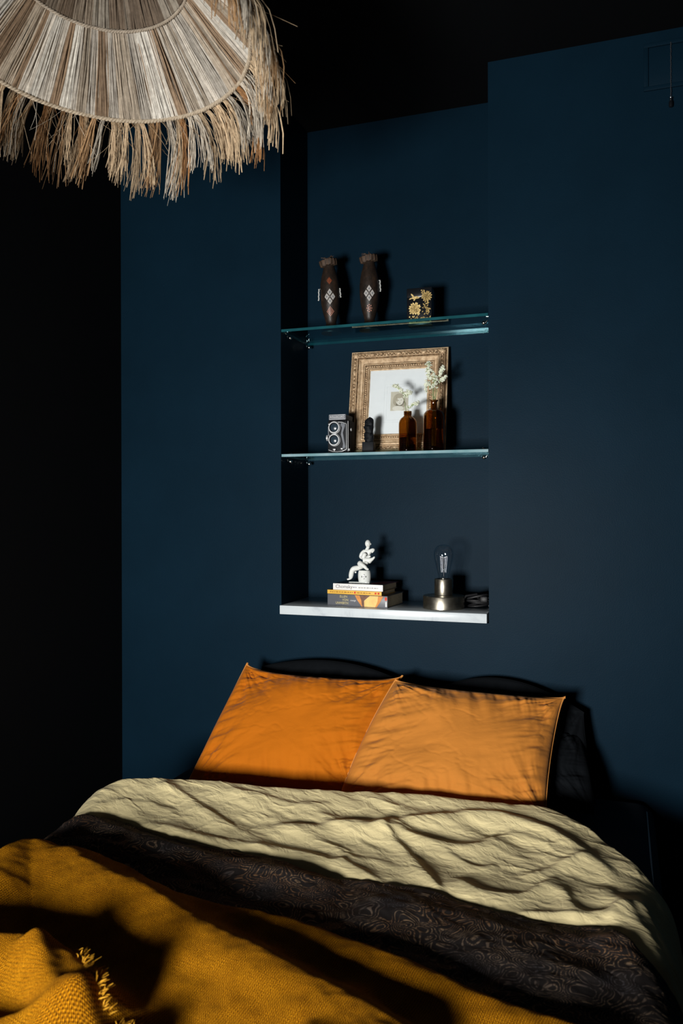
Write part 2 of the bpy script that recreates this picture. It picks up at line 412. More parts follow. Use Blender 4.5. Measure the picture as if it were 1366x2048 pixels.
# ------------------------------------------------------------------ the room
NXL, NXR, ND = -1.038, -0.367, 0.2404
ZL, Z1, Z2, ZC = 1.0773, 1.5671, 1.9724, 2.7164
XL, XR, YF = -1.644, 1.5, -3.34
T = .12
def struct(o): o['kind'] = 'structure'; return o
b = MB()      # chimney breast wall with the tall niche cut into it
b.box(XL, NXL, 0, ND+T, 0, ZC); b.box(NXR, XR, 0, ND+T, 0, ZC); b.box(NXL, NXR, 0, ND+T, 0, ZL-.0289); b.box(NXL, NXR, ND, ND+T, ZL-.0289, ZC)
struct(b.build('wall_back', M['navy'], smooth=False))
b = MB(); b.box(XL-T, XL, YF, ND+T, 0, ZC); struct(b.build('wall_left', M['black_paint'], smooth=False))  # black instead of navy: the side wall's shade put into its colour
b = MB(); b.box(XR, XR+T, YF, ND+T, 0, ZC); struct(b.build('wall_right', M['dull_paint'], smooth=False))
b = MB()
b.box(XL-T, WIN_X0, YF-T, YF, 0, ZC); b.box(WIN_X1, XR+T, YF-T, YF, 0, ZC); b.box(WIN_X0, WIN_X1, YF-T, YF, 0, WIN_Z0); b.box(WIN_X0, WIN_X1, YF-T, YF, WIN_Z1, ZC)
struct(b.build('wall_front', M['dull_paint'], smooth=False))
b = MB(); b.box(XL-T, XR+T, YF-T, ND+T, -.1, 0); struct(b.build('floor', M['floor'], smooth=False))
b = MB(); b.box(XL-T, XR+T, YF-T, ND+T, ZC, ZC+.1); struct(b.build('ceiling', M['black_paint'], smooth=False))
b = MB(); w = .03
b.box(WIN_X0, WIN_X0+w, YF-.08, YF-.03, WIN_Z0, WIN_Z1); b.box(WIN_X1-w, WIN_X1, YF-.08, YF-.03, WIN_Z0, WIN_Z1)
b.box(WIN_X0+w, WIN_X1-w, YF-.08, YF-.03, WIN_Z0, WIN_Z0+w); b.box(WIN_X0+w, WIN_X1-w, YF-.08, YF-.03, WIN_Z1-w, WIN_Z1)
struct(b.build('window_1', M['white_paint'], smooth=False))

# ------------------------------------------------------------------ bed
BXL, BXR, BY0, BY1, BTOP = -1.30, .085, -2.02, -.015, .585
bed = thing('double_bed', 'low double bed with its mattress under the navy sheet against the navy wall', 'bed', ((BXL+BXR)/2, (BY0+BY1)/2, 0))
off = Vector((-(BXL+BXR)/2, -(BY0+BY1)/2, 0))
def bpart(b, name, mat, **k): b.xform(Matrix.Translation(off)); return b.build(name, mat, bed, **k)
b = MB(); b.box(BXL+.01, BXR-.01, BY0+.01, BY1, .14, .34, .01); bpart(b, 'bed_base', M['black_fabric'])
b = MB(); b.box(BXL, BXR, BY0, BY1, .345, BTOP-.006, .05); bpart(b, 'mattress', M['paper'])
for x in (BXL+.1, BXR-.1):
    for y in (BY0+.1, BY1-.1):
        b = MB(); b.box(x-.03, x+.03, y-.03, y+.03, 0, .14, .005); bpart(b, 'leg', M['dark_wood'])

# fitted sheet: shell over the mattress with softly rounded, slightly puckered corners
nu, nv = 150, 190
def shell_profile(a0, a1, n, r, drop):
    # cross profile: hanging side, quarter round, flat, quarter round, hanging side -> (pos, dz)
    L = [(a0, -drop)] + [(a0, -drop+(drop-r)*k/8) for k in range(1, 8)] + [(a0+r*(1-math.cos(t)), -r*(1-math.sin(t))) for t in np.linspace(0, PI/2, 12)]
    L += [(a0+r+(a1-a0-2*r)*k/n, 0) for k in range(1, n)]
    L += [(a1-r*(1-math.cos(t)), -r*(1-math.sin(t))) for t in np.linspace(PI/2, 0, 12)] + [(a1, -r-(drop-r)*k/8) for k in range(1, 9)]
    return np.array(L)
pu = shell_profile(BXL-.006, BXR+.006, 90, .07, .19); pv = shell_profile(BY0-.006, BY1+.004, 120, .06, .19)
U, V = np.meshgrid(pu[:, 0], pv[:, 0]); DU, DV = np.meshgrid(pu[:, 1], pv[:, 1])
Zs = BTOP + np.minimum(DU, DV) + .0025*fbm(U*4, V*3, 3, 2)
P = np.stack([U, V, Zs], -1)
arcu = np.concatenate([[0], np.cumsum(np.hypot(*np.diff(pu, axis=0).T))]); arcv = np.concatenate([[0], np.cumsum(np.hypot(*np.diff(pv, axis=0).T))])
UV = np.stack(np.meshgrid(arcu, arcv), -1)
o = grid_mesh('fitted_sheet', P, UV, M['sheet']); tag(o, 'dark navy fitted sheet stretched over the mattress, bare at its right corner', 'bed sheet')

# ---- bed covers
CL, CR = -1.215, .0      # the flat top ends here, then the covers roll over the bed's edges
RR = .11
def drape(u):
    X = u.copy(); Zd = np.zeros_like(u); nx = np.zeros_like(u); nz = np.ones_like(u)
    for edge, sg in ((CL, -1), (CR, 1)):
        d = (u-edge)*sg; mk = d > 0; a = np.clip(d/RR, 0, 1.38); rest = np.maximum(d-1.38*RR, 0)
        X = np.where(mk, edge+sg*(RR*np.sin(a)+rest*math.cos(1.38)), X)
        Zd = np.where(mk, -RR*(1-np.cos(a))-rest*math.sin(1.38), Zd)
        nx = np.where(mk, sg*np.sin(a), nx); nz = np.where(mk, np.cos(a), nz)
    return X, Zd, nx, nz
def x2u(x):
    if x < CL: return CL-RR*math.asin(min(.99, (CL-x)/RR))
    if x > CR: return CR+RR*math.asin(min(.99, (x-CR)/RR))
    return x
def curve(px, z):
    pts = []
    for q in px:
        p = atZ(q[0], q[1], q[2] if len(q) > 2 else z); pts.append((x2u(p.x), p.y))
    pts.sort(); a = np.array(pts)
    def f(u):
        # monotone-ish smooth interpolation
        return np.interp(u, a[:, 0], a[:, 1])
    us = np.linspace(-1.9, .7, 520); y = f(us); k = np.ones(9)/9; yp = np.pad(y, 4, mode='edge'); y = np.convolve(yp, k, 'valid')
    return lambda u: np.interp(u, us, y)
def fold_field(U, V, folds):
    D = np.zeros_like(U)
    for F in folds:
        pts = F['p']; amp, wn, wf = F['a'], F['n'], F['f']
        best = np.full(U.shape, 9.); sd = np.zeros_like(U); tt = np.zeros_like(U); L = 0
        segl = [math.hypot(pts[i+1][0]-pts[i][0], pts[i+1][1]-pts[i][1]) for i in range(len(pts)-1)]; tot = sum(segl)
        for i in range(len(pts)-1):
            ax, ay = pts[i]; bx, by = pts[i+1]; dx, dy = bx-ax, by-ay; l2 = dx*dx+dy*dy
            t = np.clip(((U-ax)*dx+(V-ay)*dy)/l2, 0, 1); ex = U-(ax+t*dx); ey = V-(ay+t*dy); d = np.hypot(ex, ey)
            sg = np.sign(dx*ey-dy*ex); up = d < best
            best = np.where(up, d, best); sd = np.where(up, sg*d, sd); tt = np.where(up, (L+t*segl[i])/tot, tt); L += segl[i]
        w = np.where(sd > 0, wf, wn)
        tap = np.minimum(1, np.minimum(tt, 1-tt)/F.get('t', .18)+.15); tap = tap*tap*(3-2*tap)
        D += amp*F.get('k', 1)*tap*np.exp(-(sd/w)**2)
    return D
def fold(px, z, a, n, f, t=.18):
    pts = []
    for q in px:
        p = atZ(q[0], q[1], z); pts.append((x2u(p.x), p.y))
    if pts[0][0] > pts[-1][0]: pts = pts[::-1]
    # densify with Catmull-Rom so that crests run smoothly
    out = []
    for i in range(len(pts)-1):
        p0 = pts[max(i-1, 0)]; p1 = pts[i]; p2 = pts[i+1]; p3 = pts[min(i+2, len(pts)-1)]
        for k in range(4):
            s = k/4
            out.append(tuple(.5*((2*p1[j])+(-p0[j]+p2[j])*s+(2*p0[j]-5*p1[j]+4*p2[j]-p3[j])*s*s+(-p0[j]+3*p1[j]-3*p2[j]+p3[j])*s**3) for j in (0, 1)))
    out.append(pts[-1])
    return dict(p=out, a=a, n=n, f=f, t=t)

A_ = curve([(222, 1570, .66), (300, 1556), (400, 1557), (550, 1575), (690, 1583), (850, 1590), (1000, 1605), (1095, 1620, .66), (1180, 1655, .648), (1260, 1715, .636), (1310, 1760, .625), (1366, 1810, .60)], .67)
B_ = curve([(150, 1634, .655), (200, 1612), (240, 1620), (330, 1650), (430, 1672), (560, 1698), (700, 1735), (850, 1755), (960, 1790), (1130, 1820), (1225, 1828), (1290, 1890), (1366, 1960, .63)], .66)
C_ = curve([(0, 1745, .62), (60, 1690, .66), (105, 1686), (170, 1672), (249, 1706), (316, 1744), (385, 1764), (512, 1786), (683, 1835), (840, 1895), (1000, 1962), (1150, 2010), (1240, 2042), (1340, 2075, .66)], .675)

def cover(name, ynear, yfar, z0, folds, mat, nu, nv, u0=CL-.42, u1=CR+.40, near_drop=(.02, .03), far_drop=(.02, .03), parent=None, extra=None, uvrot=0, tuck=0):
    us = np.linspace(u0, u1, nu); ss = np.linspace(0, 1, nv)
    U, Sg = np.meshgrid(us, ss)
    yn, yf = ynear(U), yfar(U); V = yn+(yf-yn)*Sg
    dn, df = V-yn, yf-V
    D = fold_field(U, V, folds)
    if extra is not None: D = D+extra(U, V, dn, df)
    def roll(d, drop, w): 
        t = np.clip(d/w, 0, 1); return -drop*(1-np.sqrt(np.maximum(0, 1-(1-t)**2)))
    D = D+roll(dn, *near_drop)+roll(df, *far_drop)
    X, Zd, nx, nz = drape(U)
    lim = sstep(.02, .16, np.maximum(U-CR, CL-U))
    D = D*(1-.45*lim)
    P = np.stack([X+nx*D, V, z0+Zd+nz*D], -1)
    c, s = math.cos(uvrot), math.sin(uvrot)
    UV = np.stack([U*c-V*s, U*s+V*c], -1)
    return grid_mesh(name, P, UV, mat, parent)

# paisley bedspread: from under the cream fold to the foot of the bed
zP = .634
pf = [fold([(118, 1640), (165, 1625), (240, 1648), (359, 1684), (480, 1712), (700, 1756)], .66, .018, .05, .028, .1),
      fold([(130, 1665), (200, 1672), (300, 1700), (400, 1728)], .66, .010, .03, .02),
      fold([(700, 1790), (860, 1815), (1000, 1850), (1150, 1880)], .65, .010, .06, .04),
      fold([(830, 1840), (960, 1880), (1100, 1920), (1250, 1960)], .65, .009, .06, .04),
      fold([(1180, 1850), (1240, 1880), (1310, 1960), (1366, 2040)], .65, .012, .05, .05)]
def pex(U, V, dn, df): return -.032*sstep(.01, .09, C_(U)-V)-.022*sstep(-.01, .04, V-B_(U))+.005*fbm(U*7, V*9, 21, 4)+.0022*np.abs(fbm(U*22+V*10, V*26, 31, 3))
ps = cover('paisley_bedspread', lambda u: np.full_like(u, -2.05), lambda u: B_(u)+.10, zP, pf, M['paisley'], 420, 520, extra=pex, near_drop=(.03, .03), far_drop=(.012, .02))
tag(ps, 'dark brown paisley bedspread between the cream duvet and the mustard throw', 'bedspread')

# cream duvet turned down over the bedspread
zD = .645
def F(*q, a=.010, n=.022, f=.014, t=.18): return fold(q, .665, a*.62, n*1.1, f, t)
cf = [F((485, 1640), (603, 1642), (720, 1642), (831, 1638), (960, 1634), (1067, 1650), (1150, 1680), (1207, 1702), a=.020, n=.035, f=.020),
      F((700, 1652), (780, 1650), (850, 1668), (948, 1680), (1025, 1664), (1127, 1694), (1225, 1720), a=.016, n=.03, f=.018),
      F((755, 1640), (790, 1668), (822, 1694), (855, 1728), (882, 1758), a=.013, n=.024, f=.011, t=.1),
      F((256, 1618), (320, 1634), (400, 1652), (500, 1666), (600, 1682), (700, 1708), a=.014, n=.030, f=.018),
      F((300, 1574), (340, 1580), (390, 1602), (430, 1622), (470, 1640), a=.010, n=.02, f=.012),
      F((450, 1586), (520, 1600), (600, 1612), (680, 1610), a=.008, n=.02, f=.014),
      F((666, 1690), (700, 1706), (740, 1724), (800, 1750), a=.011, n=.022, f=.012),
      F((905, 1728), (945, 1752), (990, 1762), (1048, 1762), (1090, 1746), (1120, 1732), a=.013, n=.024, f=.012),
      F((1040, 1730), (1090, 1722), (1150, 1704), (1190, 1700), a=.010, n=.02, f=.012),
      F((1120, 1745), (1150, 1790), (1200, 1800), (1271, 1782), (1300, 1775), a=.012, n=.022, f=.012),
      F((1030, 1792), (1100, 1796), (1170, 1806), a=.009, n=.016, f=.010),
      F((880, 1680), (920, 1700), (960, 1712), (1000, 1706), a=.007, n=.016, f=.010),
      F((1200, 1740), (1250, 1790), (1300, 1840), (1350, 1900), a=.012, n=.025, f=.018),
      F((1270, 1760), (1310, 1810), (1366, 1880), a=.012, n=.025, f=.018),
      F((560, 1640), (640, 1660), (700, 1690), (740, 1700), a=.008, n=.02, f=.012),
      F((760, 1600), (860, 1606), (960, 1618), (1040, 1630), a=.006, n=.02, f=.014),
      F((170, 1612), (230, 1596), (300, 1600), (360, 1612), a=.007, n=.02, f=.014),
      F((1226, 1826), (1232, 1790), (1262, 1765), a=.007, n=.016, f=.012),
      F((1000, 1640), (1090, 1660), (1180, 1700), (1240, 1740), a=.010, n=.022, f=.016)]
def dex(U, V, dn, df):
    puff = .026*np.exp(-((df-.03)/.11)**2)
    # folds run mostly along the band, a little downhill to the right
    p, q_ = U*.94-V*.34, U*.34+V*.94
    m1 = sstep(.2, .8, .5+.8*fbm(U*5, V*5, 71, 2))
    a = fbm(p*2.6, q_*10, 5, 3); b_ = fbm(p*6, q_*24, 12, 3); c = fbm(p*12+q_*9, q_*30-p*8, 19, 3)
    d = 1-np.minimum(1, 6*np.abs(fbm(p*9, q_*20, 27, 2)))
    puff = puff*(1-.75*sstep(-.20, .03, U))+.024*dn/np.maximum(.05, dn+df)-.012-.018*sstep(-.18, .03, U)*dn/np.maximum(.05, dn+df)
    return puff+.0038*a+.0017*b_*(.5+m1)+.0011*c+.0014*d*m1
duv = cover('cream_duvet', B_, A_, zD, cf, M['cream'], 640, 200, extra=dex, near_drop=(.018, .045), far_drop=(.085, .035), uvrot=.2)
tag(duv, 'crumpled cream cotton duvet turned down below the orange pillows', 'duvet')

# mustard throw over the foot half of the bed
zM = .642
def G(*q, a=.03, n=.10, f=.05, t=.15, z=.68): return fold(q, z, a, n, f, t)
mf = [G((150, 1678), (249, 1712), (316, 1752), (385, 1776), (512, 1798), (683, 1850), (840, 1912), (1000, 1980), (1150, 2030), (1260, 2070), a=.020, n=.055, f=.03, t=.05),
      G((-70, 1790), (0, 1724), (51, 1692), (102, 1698), (205, 1752), (307, 1800), (390, 1842), (487, 1890), (615, 1958), (700, 1994), (800, 2060), (900, 2110), a=.048, n=.09, f=.050, t=.08),
      G((-300, 1850), (-140, 1856), (0, 1862), (75, 1872), (130, 1902), (170, 1940), (215, 2000), a=.068, n=.08, f=.05, t=.10, z=.71),
      G((-250, 2010), (-60, 2016), (60, 2014), (150, 2020), (230, 2030), (300, 2060), a=.035, n=.06, f=.03, z=.70),
      G((66, 1872), (76, 1915), (88, 1960), (110, 1982), (160, 1986), (205, 1984), a=.022, n=.03, f=.025, z=.70),
      G((560, 2080), (680, 2120), (800, 2180), a=.03, n=.08, f=.05)]
def mex(U, V, dn, df): return .006*fbm(U*4+V*2, V*7, 41, 3)+.003*fbm(U*16, V*18, 47, 3)
thr = thing('mustard_throw', 'mustard yellow loosely woven wool throw across the front of the bed', 'throw blanket', (0, 0, 0))
th = cover('throw_cloth', lambda u: np.full_like(u, -2.06), C_, zM, mf, M['mustard'], 460, 460, extra=mex, near_drop=(.03, .03), far_drop=(.018, .018), parent=thr, uvrot=.25)

# frayed ends of the throw: tufts of yarn standing along the two turned-over hems
from mathutils.bvhtree import BVHTree
def bvh_of(o): return BVHTree.FromPolygons([v.co[:] for v in o.data.vertices], [p.vertices[:] for p in o.data.polygons])
tb = bvh_of(th)
def drop_z(tree, x, y, z=2.0):
    h = tree.ray_cast(Vector((x, y, z)), Vector((0, 0, -1)))
    return h[0].z if h[0] is not None else .66
rn = random.Random(5)
def fringe_line(px, n, length, lean, z=.70):
    b = MB(); pts = [atZ(q[0], q[1], z) for q in px]
    for k in range(n):
        t = rn.random()*(len(pts)-1); i = min(int(t), len(pts)-2); p = pts[i].lerp(pts[i+1], t-i)
        p = Vector((p.x+rn.uniform(-.006, .006), p.y+rn.uniform(-.006, .006), 0)); p.z = drop_z(tb, p.x, p.y)-.002
        d = Vector((lean[0]+rn.uniform(-.5, .5), lean[1]+rn.uniform(-.5, .5), rn.uniform(.25, .9))).normalized(); L = length*rn.uniform(.5, 1.1)
        c = Vector((rn.uniform(-1, 1), rn.uniform(-1, 1), -.6))*.4
        b.tube([p+d*L*s+c*L*s*s for s in (0, .3, .6, 1)], [.0012, .0011, .0009, .0004], 4, cap=False)
    return b.build('fringe', M['yarn'], thr)
fringe_line([(152, 1888), (162, 1910), (175, 1945), (192, 1970), (210, 1998)], 190, .016, (.35, .5))
fringe_line([(228, 2012), (250, 2018), (280, 2034), (310, 2050)], 150, .016, (.4, .5))

# ------------------------------------------------------------------ pillows
def pillow(name, TL, TR, BR, BL, thick, seed, mat, seam, label, pull=(.03, .05, .05, .05), ex=.45, wr=1.35, puff=.5, n=150, back=1.0):
    # pull: how far the left, right, top and bottom seams are drawn in between the pointed corners
    TL, TR, BR, BL = map(Vector, (TL, TR, BR, BL))
    root = thing(name, label, 'pillow', (TL+TR+BR+BL)/4, 0)
    o_ = root.location
    N = ((TR-TL).cross(BL-TL)).normalized()
    if N.y > 0: N = -N
    lu = (TR-TL).length; lv = (BL-TL).length
    g = np.linspace(-1, 1, n); g = np.sign(g)*(1-(1-np.abs(g))**1.25)
    U, V = np.meshgrid(g, g)
    pu_ = np.where(U < 0, pull[0], pull[1]); pv_ = np.where(V < 0, pull[2], pull[3])
    exu = np.where(pu_ > 0, ex, 1.0); exv = np.where(pv_ > 0, ex, 1.0)
    Ue = U*(1-pu_*np.maximum(1-V**2, 0)**exu*np.abs(U)**2); Ve = V*(1-pv_*np.maximum(1-U**2, 0)**exv*np.abs(V)**2)
    a = (Ue+1)/2; c = (Ve+1)/2
    def arr(v): return np.array(v)[None, None, :]
    base = (arr(TL)*(1-a)[..., None]+arr(TR)*a[..., None])*(1-c)[..., None]+(arr(BL)*(1-a)[..., None]+arr(BR)*a[..., None])*c[..., None]
    prof = np.maximum((1-U**2)*(1-V**2), 0)**puff
    for side in (1, -1):
        x, y = U*lu, V*lv
        du = 1-np.abs(U); dv = 1-np.abs(V)
        # gathers that run inward from every seam and fan out of the corners
        w1 = fbm(y*20+x*6, x*4, seed, 3)*np.exp(-du*lu/2/.06)+fbm(x*18-y*5, y*4, seed+5, 3)*np.exp(-dv*lv/2/.05)
        ang = np.arctan2(dv*lv+1e-4, du*lu+1e-4); rad = np.hypot(du*lu, dv*lv)/2
        w2 = fbm(ang*6, rad*7, seed+9, 3)*np.exp(-rad/.09)
        m_ = sstep(.1, .6, .5+.9*fbm(x*4, y*4, seed+31, 2))
        cr = 1-np.minimum(1, np.abs(fbm(x*5+y*7, y*9-x*5, seed+14, 3))*5)
        w4 = fbm(x*3.0, y*3.0, seed+22, 2)
        disp = wr*(.011*w1+.012*w2-.0012*cr*m_+.009*w4)*np.minimum(1, 7*np.minimum(du, dv)+.15)
        h = side*(thick*(1 if side > 0 else back)*prof)+side*disp*(np.minimum(1, 6*np.minimum(du, dv)))
        P = base+arr(N)*h[..., None]-arr(o_)
        UV = np.stack([(U+1)/2*lu+seed, (V+1)/2*lv], -1)
        if side < 0: P = P[:, ::-1]; UV = UV[:, ::-1]
        ob = grid_mesh('pillow_cover' if side > 0 else 'pillow_back', P, UV, mat, root)
    edge = [base[0, k] for k in range(0, n, 2)]+[base[k, -1] for k in range(0, n, 2)]+[base[-1, k] for k in range(n-1, -1, -2)]+[base[k, 0] for k in range(n-1, -1, -2)]
    b = MB(); edge.append(edge[0]); b.tube([Vector(p)-o_ for p in edge], .0028 if seam is not mat else .0012, 6, cap=False)
    b.build('seam', seam, root)
    return root
# two black pillows standing against the wall, one slumped under them, two orange ones in front
BF = M['black_fabric']
pillow('pillow', (-1.075, -.070, .888), (-.62, -.070, .874), (-.66, -.15, .60), (-1.17, -.15, .60), .042, 40, BF, BF, 'black pillow standing against the wall behind the left orange pillow', (.03, .03, -.26, .03), wr=.6)
pillow('pillow', (-.52, -.070, .855), (-.094, -.070, .822), (-.06, -.15, .60), (-.56, -.15, .60), .042, 41, BF, BF, 'black pillow standing against the wall behind the right orange pillow', (.03, .03, -.48, .03), wr=.6)
pillow('pillow', (-.42, -.10, .785), (-.105, -.10, .765), (-.065, -.23, .60), (-.42, -.23, .60), .055, 42, BF, BF, 'black pillow slumped low beside the right edge of the right orange pillow', (-.03, -.06, -.12, .02), wr=.9, back=.2)
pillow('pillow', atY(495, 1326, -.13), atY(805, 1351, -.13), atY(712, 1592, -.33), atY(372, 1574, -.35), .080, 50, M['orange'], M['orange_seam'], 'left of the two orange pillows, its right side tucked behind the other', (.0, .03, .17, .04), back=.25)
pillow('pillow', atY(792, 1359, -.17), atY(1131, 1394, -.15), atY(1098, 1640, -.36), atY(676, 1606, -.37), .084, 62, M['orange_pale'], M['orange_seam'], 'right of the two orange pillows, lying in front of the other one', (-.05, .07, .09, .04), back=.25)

# ------------------------------------------------------------------ niche: ledge, shelves, clamps
b = MB(); b.box(NXL-.002, NXR-.005, -.010, ND-.001, ZL-.0285, ZL, .0015)
o = b.build('marble_ledge', M['marble']); tag(o, 'white marble ledge slab across the bottom of the wall niche', 'ledge')
GT = .0085
def shelf(z, label, em):
    b = MB(); x0, x1, y0, y1 = NXL+.001, NXR-.0015, .002, ND-.002
    vs = [(x, y, q) for q in (z-GT, z) for y in (y0, y1) for x in (x0, x1)]
    b.add(vs, [(0, 2, 3, 1), (4, 5, 7, 6)], 0); b.add(vs, [(0, 1, 5, 4), (2, 6, 7, 3), (0, 4, 6, 2), (1, 3, 7, 5)], 1)
    o = b.build('glass_shelf', [M['glass'], em], smooth=False); tag(o, label, 'shelf', 'glass shelves in the niche')
shelf(Z2, 'upper glass shelf in the niche carrying the carved vases and lacquer box', M['glass_edge_deep'])
shelf(Z1, 'lower glass shelf in the niche carrying the camera, framed print and bottles', M['glass_edge'])
def clamp(x, y, z, sg, label):
    r = thing('shelf_clamp', label, 'shelf bracket', (x, y, z), 0, 'chrome clamps holding the glass shelves')
    b = MB(); b.lathe([(.0065, 0), (.0065, .004), (.0045, .005), (.0045, .010)], n=20); b.xform(Matrix.Rotation(sg*PI/2, 4, 'Y'))
    b.build('wall_stud', M['chrome'], r)
    for dz in (-.0185, .006):
        b = MB(); b.tube([(sg*.008, 0, dz*.5-.003), (sg*.012, 0, dz), (sg*.013, 0, dz)], .003, 10)
        b.lathe([(.0, -.0055), (.0045, -.005), (.006, -.002), (.006, .002), (.0045, .005), (0, .0055)], (0, 0, 0), 20)
        st = len(b.v)-120
        b.xform(Matrix.Translation((sg*.018, 0, dz)) @ Matrix.Rotation(PI/2, 4, 'Y'), st)
        b.build('jaw', M['chrome'], r)
for z, nm in ((Z2, 'upper'), (Z1, 'lower')):
    clamp(NXL, .035, z-.004, 1, f'chrome clamp gripping the {nm} glass shelf at its front left end')
    clamp(NXL, ND-.035, z-.004, 1, f'chrome clamp gripping the {nm} glass shelf at its back left end')
    clamp(NXR, .028, z-.004, -1, f'chrome clamp gripping the {nm} glass shelf at its right end')

# ------------------------------------------------------------------ upper shelf: carved vases, lacquer box
def carved_vase(loc, rz, tilt, h, R, label, beads, motif):
    r = thing('carved_vase', label, 'vase', loc, rz, 'carved dark wooden vases on the upper glass shelf')
    r.rotation_euler = (0, tilt, rz)
    prof = [(.034*R, 0), (.035*R, .004), (.030*R, .012), (.019*R, .026), (.0165*R, .036), (.019*R, .046), (.025*R, .068), (.030*R, .095), (.0325*R, .125), (.0325*R, .150), (.030*R, .175), (.026*R, .195), (.022*R, .210), (.019*R, .222), (.018*R, .230)]
    k = h/.262; prof = [(a, z*k) for a, z in prof]
    b = MB(); b.lathe(prof, n=48); b.build('body', M['dark_wood'], r)
    def rad(z):
        for (r0, z0), (r1, z1) in zip(prof, prof[1:]):
            if z0 <= z <= z1: return r0+(r1-r0)*(z-z0)/(z1-z0)
        return prof[-1][0]
    # fluted bark lid, tipped a little
    b = MB(); n = 72
    def ring(r0, z): return [(r0*(1+.035*math.sin(13*a)+.02*math.sin(5*a+1))*math.cos(a), r0*(1+.035*math.sin(13*a)+.02*math.sin(5*a+1))*math.sin(a), z+.0018*math.sin(3*a)+.0012*math.sin(13*a)) for a in [2*PI*q/n for q in range(n)]]
    rings = [ring(.019*R, 0), ring(.0285*R, .001), ring(.0300*R, .008), ring(.0300*R, .019), ring(.0270*R, .022), ring(.006, .0225)]
    vs = [p for q in rings for p in q]; fs = [(j*n+i, j*n+(i+1) % n, (j+1)*n+(i+1) % n, (j+1)*n+i) for j in range(5) for i in range(n)]
    fs += [tuple(range(n))[::-1], tuple(5*n+i for i in range(n))]; b.add(vs, fs)
    b.xform(Matrix.Translation((0, 0, .229*k)) @ Matrix.Rotation(-.16, 4, 'Y') @ Matrix.Rotation(.12, 4, 'X'))
    lid = b.build('lid', M['bark'], r)
    b = MB(); q = random.Random(int(h*1000))
    for i in range(7):
        a = q.uniform(0, 6.28); b.tube([(0.004*math.cos(a), .004*math.sin(a), .249*k), (.014*math.cos(a), .014*math.sin(a), .256*k+q.uniform(0, .004)), (.026*math.cos(a), .024*math.sin(a), .252*k+q.uniform(0, .008))], [.0018, .0015, .0006], 5)
    b.build('fibre_tuft', M['bark'], lid)
    def patch(cx, cz, du, dz, t=.0012, inner=.0):
        # lozenge following the curved body; cx is arc metres from the front centre line
        out = []
        N = 6; vs = []; fs = []
        for i in range(N+1):
            for j in range(N+1):
                p, q_ = i/N, j/N; u = cx+du*(p-q_); z = cz+dz*(p+q_-1)
                rr = rad(z)+t; a = -PI/2+u/rad(cz); vs.append((rr*math.cos(a), rr*math.sin(a), z))
        for i in range(N):
            for j in range(N): fs.append((i*(N+1)+j, (i+1)*(N+1)+j, (i+1)*(N+1)+j+1, i*(N+1)+j+1))
        return vs, fs
    zc = .118*k
    for (cx, cz) in ((0, .0145), (0, -.0145), (-.0098, 0), (.0098, 0)):
        b = MB(); b.add(*patch(cx, zc+cz, .0078, .0116)); t_ = b.build('pearl_lozenge', M['pearl'], r)
        b = MB(); b.add(*patch(cx, zc+cz, .0026, .004, .0016)); b.build('engraved_mark', M['grey_enamel'], t_)
    a = -PI/2; rr = rad(zc)+.0012
    b = MB(); b.blob((rr*math.cos(a), rr*math.sin(a), zc), .0016, 2); b.build('centre_stud', M['pearl'], r)
    # copper lattice lozenge below, rust one above
    zb = .070*k; b = MB(); ct = []
    if motif:
        for i in range(-2, 3):
            for j in range(-2, 3):
                if abs(i+j) % 1 == 0: b.add(*patch(.0026*(i-j), zb+.0034*(i+j), .0017, .0022, .0012))
    else:
        for i in range(8):
            q_ = 2*PI*i/8; b.add(*patch(.0075*math.cos(q_), zb+.0105*math.sin(q_), .0018, .0026, .0012))
        for i in range(5):
            q_ = 2*PI*i/5; b.add(*patch(.0032*math.cos(q_), zb+.004*math.sin(q_), .0017, .0024, .0012))
    b.build('copper_lozenge', M['copper_inlay'], r)
    b = MB(); b.add(*patch(0, .172*k, .009, .013)); b.build('rust_lozenge', M['rust_inlay'] if motif else M['dark_wood'], r)
    for (x, z0, z1) in beads:
        b = MB(); n = max(4, int(abs(z1-z0)/.0042))
        for i in range(n+1):
            b.blob((x+.0006*math.sin(i*2.1)+.003*(i/n)*(1 if x > 0 else -1)*.6, -.006, z1+(z0-z1)*i/n), .0026, 1)
        b.tube([(x, -.006, z1), (x*.8, -.004, z1+.003), (x*.62, 0, z1+.004)], .0008, 5)
        b.build('bead_strip', M['bead'], r)
cam_rz = lambda x, y: math.atan2(0-x, -(-DIST-y))*.75
carved_vase((-.905, .118, Z2), .30, -.035, .257, 1.0, 'left carved wooden vase on the upper glass shelf, with white bead strips on both sides', [(-.0365, .112, .147), (.0335, .120, .147)], True)
carved_vase((-.772, .118, Z2), .26, -.004, .256, 1.0, 'right carved wooden vase on the upper glass shelf, nearer the lacquer box', [(.0345, .128, .162)], False)

